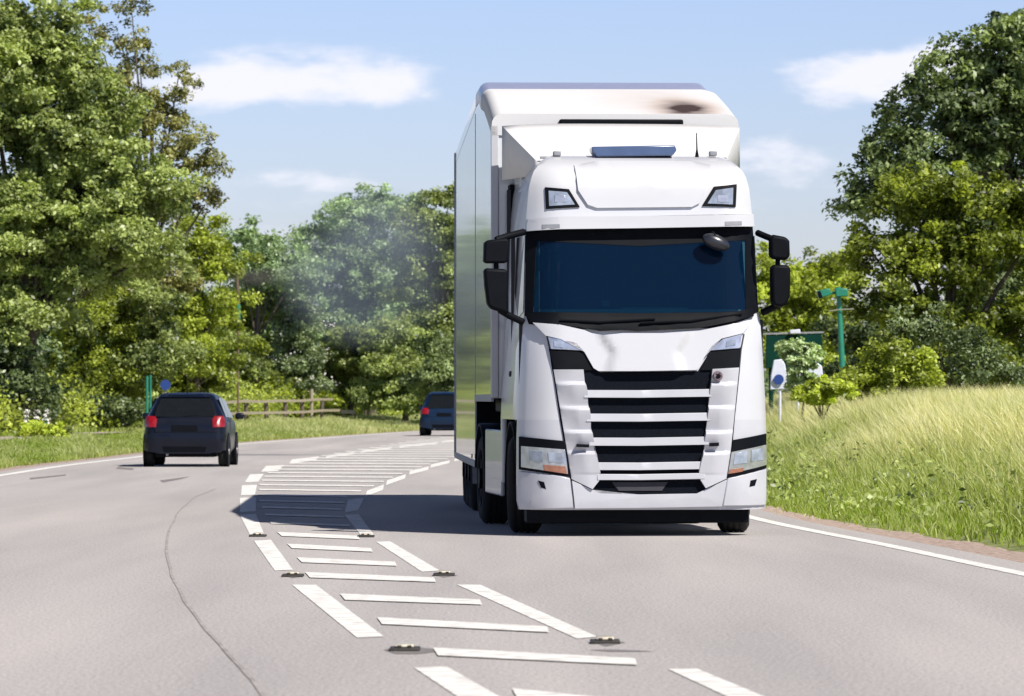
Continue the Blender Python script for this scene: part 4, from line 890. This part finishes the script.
# timber fence
fence = thing('timber_fence', 'weathered three rail timber fence on the left verge behind the navy car', 'fence')
def PW(px, py, D_): return W(px, py, D_)
for a, b_ in (((222, 402.4, 183), (333, 399.2, 210)), ((222, 413.8, 183), (340, 410.4, 211)), ((255, 422, 190), (312, 419.4, 205))):
    p, q = PW(*a), PW(*b_); n_ = 6; pts = [p.lerp(q, i/n_)+Vector((0, 0, RNG.normal(0, .015))) for i in range(n_+1)]
    bm = bmesh.new()
    for u, v in zip(pts, pts[1:]):
        vs = []
        for e_ in (u, v):
            for dy, dz in ((-.02, -.055), (-.02, .055), (.02, .055), (.02, -.055)): vs.append(bm.verts.new((e_.x, e_.y+dy, e_.z+dz)))
        for k in range(4): bm.faces.new((vs[k], vs[(k+1) % 4], vs[4+(k+1) % 4], vs[4+k]))
        bm.faces.new(vs[:4]); bm.faces.new(vs[4:][::-1])
    from_bm('rail', bm, M['timber'], fence, smooth=0)
for px, pt, D_, r_, mk in ((311.5, 389, 204.6, .075, 'timber'), (224, 401, 183.6, .06, 'timber'), (246, 403, 189, .09, 'timberdark'), (266, 402, 193.6, .09, 'timberdark'), (285, 401, 198, .09, 'timberdark'), (302, 401, 202.5, .09, 'timberdark'), (322, 400, 207, .09, 'timberdark')):
    p = PW(px, pt, D_); g = float(ground_z(p.x, p.y+.1)); tube('post', [(p.x, p.y+.12, g-.2), (p.x, p.y+.12, p.z)], r_, M[mk], fence, 8)
p = PW(340, 412, 212); q = PW(358, 412, 217)
gr_ = thing('low_guardrail', 'short pale low rail just right of the timber fence', 'barrier')
slab('rail', [(p.x, p.z-.08), (p.x, p.z+.10), (q.x, q.z+.10), (q.x, q.z-.08)], 213, .06, M['tan'], gr_)
for px in (343, 355): p = PW(px, 412, 213.1); box('post', p.x-.05, p.x+.05, 213.06, 213.16, -.1, p.z+.05, M['timber'], gr_)
# pole left with green sleeve
p = PW(238, 340, 182); pole = thing('wooden_pole', 'thin brown wooden pole standing among the trees with a green lower part', 'pole', (p.x, 182, float(ground_z(p.x, 182))))
tube('pole_shaft', [(0, 0, .2), (.02, 0, PW(0, 312, 182).z), (-.05, 0, PW(0, 281, 182).z)], [.03, .06, .05], mat('reddish_timber', (.13, .085, .06), .9, var=.2), pole)
tube('pole_sleeve', [(.02, -.02, PW(0, 336, 182).z), (.02, -.02, PW(0, 312, 182).z)], .08, M['green'], pole)
def post_at(px, py_top, D_, r_, m_, parent, bottom_z=None, pxb=None):
    p = PW(px, py_top, D_); b_ = PW(pxb if pxb else px, 400, D_); g = float(ground_z(b_.x, D_))
    return tube('post', [(b_.x, D_, g-.2), (p.x, D_, p.z)], r_, M[m_], parent, 10)
gs = thing('green_marker_post', 'green marker post left of the navy hatchback roof', 'post')
post_at(147, 376, 148, .045, 'green', gs); post_at(150.5, 375, 148.3, .035, 'green', gs)
bs = thing('round_sign', 'small round blue sign on a thin post above the navy hatchback', 'sign')
post_at(165.5, 385, 148, .025, 'greyp', bs)
def disc(px, py, D_, rp, m_, parent, name='sign_face', th=.02):
    p = PW(px, py, D_); bm = bmesh.new(); bmesh.ops.create_cone(bm, segments=28, radius1=rp/F*D_, radius2=rp/F*D_, depth=th, cap_ends=True)
    bmesh.ops.rotate(bm, verts=bm.verts, matrix=Matrix.Rotation(R(90), 3, 'X')); bmesh.ops.translate(bm, verts=bm.verts, vec=p)
    return from_bm(name, bm, m_ if not isinstance(m_, str) else M[m_], parent)
disc(165.5, 385, 147.95, 5.2, 'signblue', bs)
# right: camera pole
cp = thing('camera_pole', 'green pole with two boxy camera heads on its crossarm', 'camera pole')
Dp = 104
pb = PW(844, 400, Dp); pt_ = PW(838.5, 287, Dp); g = float(ground_z(pb.x, Dp))
tube('pole', [(pb.x, Dp, g-.2), (PW(842, 360, Dp).x, Dp, PW(842, 360, Dp).z), (pt_.x, Dp, pt_.z)], [.085, .07, .05], M['green'], cp, 12)
tube('crossarm', [PW(818, 294, Dp), PW(848, 292, Dp)], .03, M['green'], cp)
for q, d_ in (([(817, 291), (830, 288), (831, 295), (819, 298.5)], .35), ([(835.5, 288), (848, 288.5), (848.5, 296), (836, 297)], .35)):
    hd = slab('camera_head', q, Dp-.25, d_, M['green'], cp, WF, .02)
slab('camera_window', [(817, 291.5), (820.5, 291), (823, 298), (819, 298.5)], Dp-.27, .02, M['black'], hd, WF, .002)
tube('stay_rod', [PW(829, 311, Dp-.1), PW(840, 309.5, Dp-.1), PW(854, 309, Dp-.1)], .014, M['alu'], cp, 6)
# dark green board
gb = thing('green_board', 'large dark green board on posts behind the pale sapling', 'board')
slab('panel', [(766, 335), (822, 333.5), (823, 366), (766, 368)], 118, .06, M['darkgreen'], gb, WF, .01)
slab('frame', [(764, 333), (824, 331.5), (824, 333.2), (764, 334.8)], 117.98, .10, M['greyp'], gb, WF, .004)
slab('lamp', [(790, 330), (800, 329), (801, 333.5), (790, 334)], 117.7, .25, M['signwhite'], gb, WF, .02)
for px in (771, 794, 819): post_at(px, 335, 118.2, .06, 'darkgreen', gb)
# white bollard board with blue disc
wb = thing('white_sign_board', 'white tapered board with a round blue disc just right of the lorry', 'sign')
slab('board', [(774, 360), (782, 359), (785, 364), (788, 380), (789, 389), (770, 390), (771, 375)], 100, .12, M['signwhite'], wb, WF, .02)
disc(778.7, 379.5, 99.95, 5.1, 'signblue', wb, 'blue_disc')
post_at(780, 388, 100.06, .03, 'signwhite', wb)
# second white board behind the sapling
w2 = thing('white_hoarding', 'angled white board half hidden behind the pale sapling', 'board')
slab('board', [(792, 376), (800, 374), (808, 366), (815, 361), (822, 366), (824, 382), (800, 388), (792, 386)], 104, .10, M['signwhite'], w2, WF, .02)
for px in (798, 818): post_at(px, 380, 104.12, .03, 'signwhite', w2)
# white flower spikes on the left verge
for px, py, lb in ((27, 416, 'white flower spike at the left end of the verge weeds'), (36, 416, 'thick white flower spike, middle of the three'), (46, 416, 'white flower spike on the right of the three')):
    fs = thing('flower_spike', lb, 'plant', group='white flower spikes on the left verge'); D_ = 132; p = PW(px, py, D_); g = float(ground_z(p.x, D_))
    tube('stem', [(p.x, D_, g-.05), (p.x+.02, D_, p.z)], .012, M['green'], fs, 5)
    Q = np.array([p.x, D_, p.z])+np.stack([RNG.normal(0, .045, 60), RNG.normal(0, .045, 60), RNG.uniform(-.32, .18, 60)], 1)
    leaf_mesh('petals', Q, .08, np.full(60, .5), np.tile([0, -.4, .8], (60, 1)), M['flower'], fs, .8)
# small pale stone in the right grass edge
p = G(861, 508); bm = bmesh.new(); bmesh.ops.create_icosphere(bm, subdivisions=2, radius=.07)
for v in bm.verts: v.co.z *= .5; v.co *= 1+.25*math.sin(v.co.x*60)*math.cos(v.co.y*45); v.co += Vector((p.x, p.y, .03))
tag(from_bm('pale_stone', bm, M['signwhite']), 'small pale stone on the gravel edge right of the lorry', 'stone')

# ================================================================== smoke
def smoke(name, pts, dens, label, color, nscale, aniso=.2):
    bm = bmesh.new()
    for (px, py, D_, rx, rz_) in pts:
        n0 = len(bm.verts); r = bmesh.ops.create_icosphere(bm, subdivisions=3, radius=1); c = PW(px, py, D_)
        for v in r['verts']: v.co = Vector((v.co.x*rx/F*D_, v.co.y*max(rx, rz_)/F*D_*.9, v.co.z*rz_/F*D_))+c
    m, t, b = new_mat(name+'_volume'); A, K = node_tools(t); t.nodes.remove(b)
    pv = A('ShaderNodeVolumePrincipled'); pv.inputs['Color'].default_value = (*color, 1); pv.inputs['Anisotropy'].default_value = aniso
    tc_ = A('ShaderNodeTexCoord'); nz_ = A('ShaderNodeTexNoise'); nz_.inputs['Scale'].default_value = nscale; nz_.inputs['Detail'].default_value = 3
    K(tc_.outputs['Object'], nz_.inputs['Vector']); sp_ = A('ShaderNodeVectorMath', operation='LENGTH')
    g_ = A('ShaderNodeTexCoord')
    sub = A('ShaderNodeVectorMath', operation='SUBTRACT'); K(g_.outputs['Generated'], sub.inputs[0]); sub.inputs[1].default_value = (.5, .5, .5); K(sub.outputs[0], sp_.inputs[0])
    mr_ = A('ShaderNodeMapRange'); K(sp_.outputs['Value'], mr_.inputs[0]); mr_.inputs[1].default_value = .0; mr_.inputs[2].default_value = .48; mr_.inputs[3].default_value = 1; mr_.inputs[4].default_value = 0
    m1 = A('ShaderNodeMath', operation='MULTIPLY'); K(mr_.outputs[0], m1.inputs[0])
    m0 = A('ShaderNodeMapRange'); K(nz_.outputs[0], m0.inputs[0]); m0.inputs[1].default_value = .35; m0.inputs[2].default_value = .65; K(m0.outputs[0], m1.inputs[1])
    m2 = A('ShaderNodeMath', operation='MULTIPLY'); K(m1.outputs[0], m2.inputs[0]); m2.inputs[1].default_value = dens; K(m2.outputs[0], pv.inputs['Density'])
    K(pv.outputs[0], t.nodes['Material Output'].inputs['Volume'])
    o = from_bm(name, bm, m, None, smooth=60); o['kind'] = 'stuff'; tag(o, label, 'smoke'); return o
smoke('smoke', [(365, 265, 110, 105, 95)], .55, 'pale blue exhaust smoke drifting in front of the trees left of the trailer', (.74, .86, 1.0), .35)
smoke('smoke', [(268, 277, 112, 50, 13)], .9, 'thin brownish streak of smoke left of the pale blue smoke', (.42, .36, .36), .6)
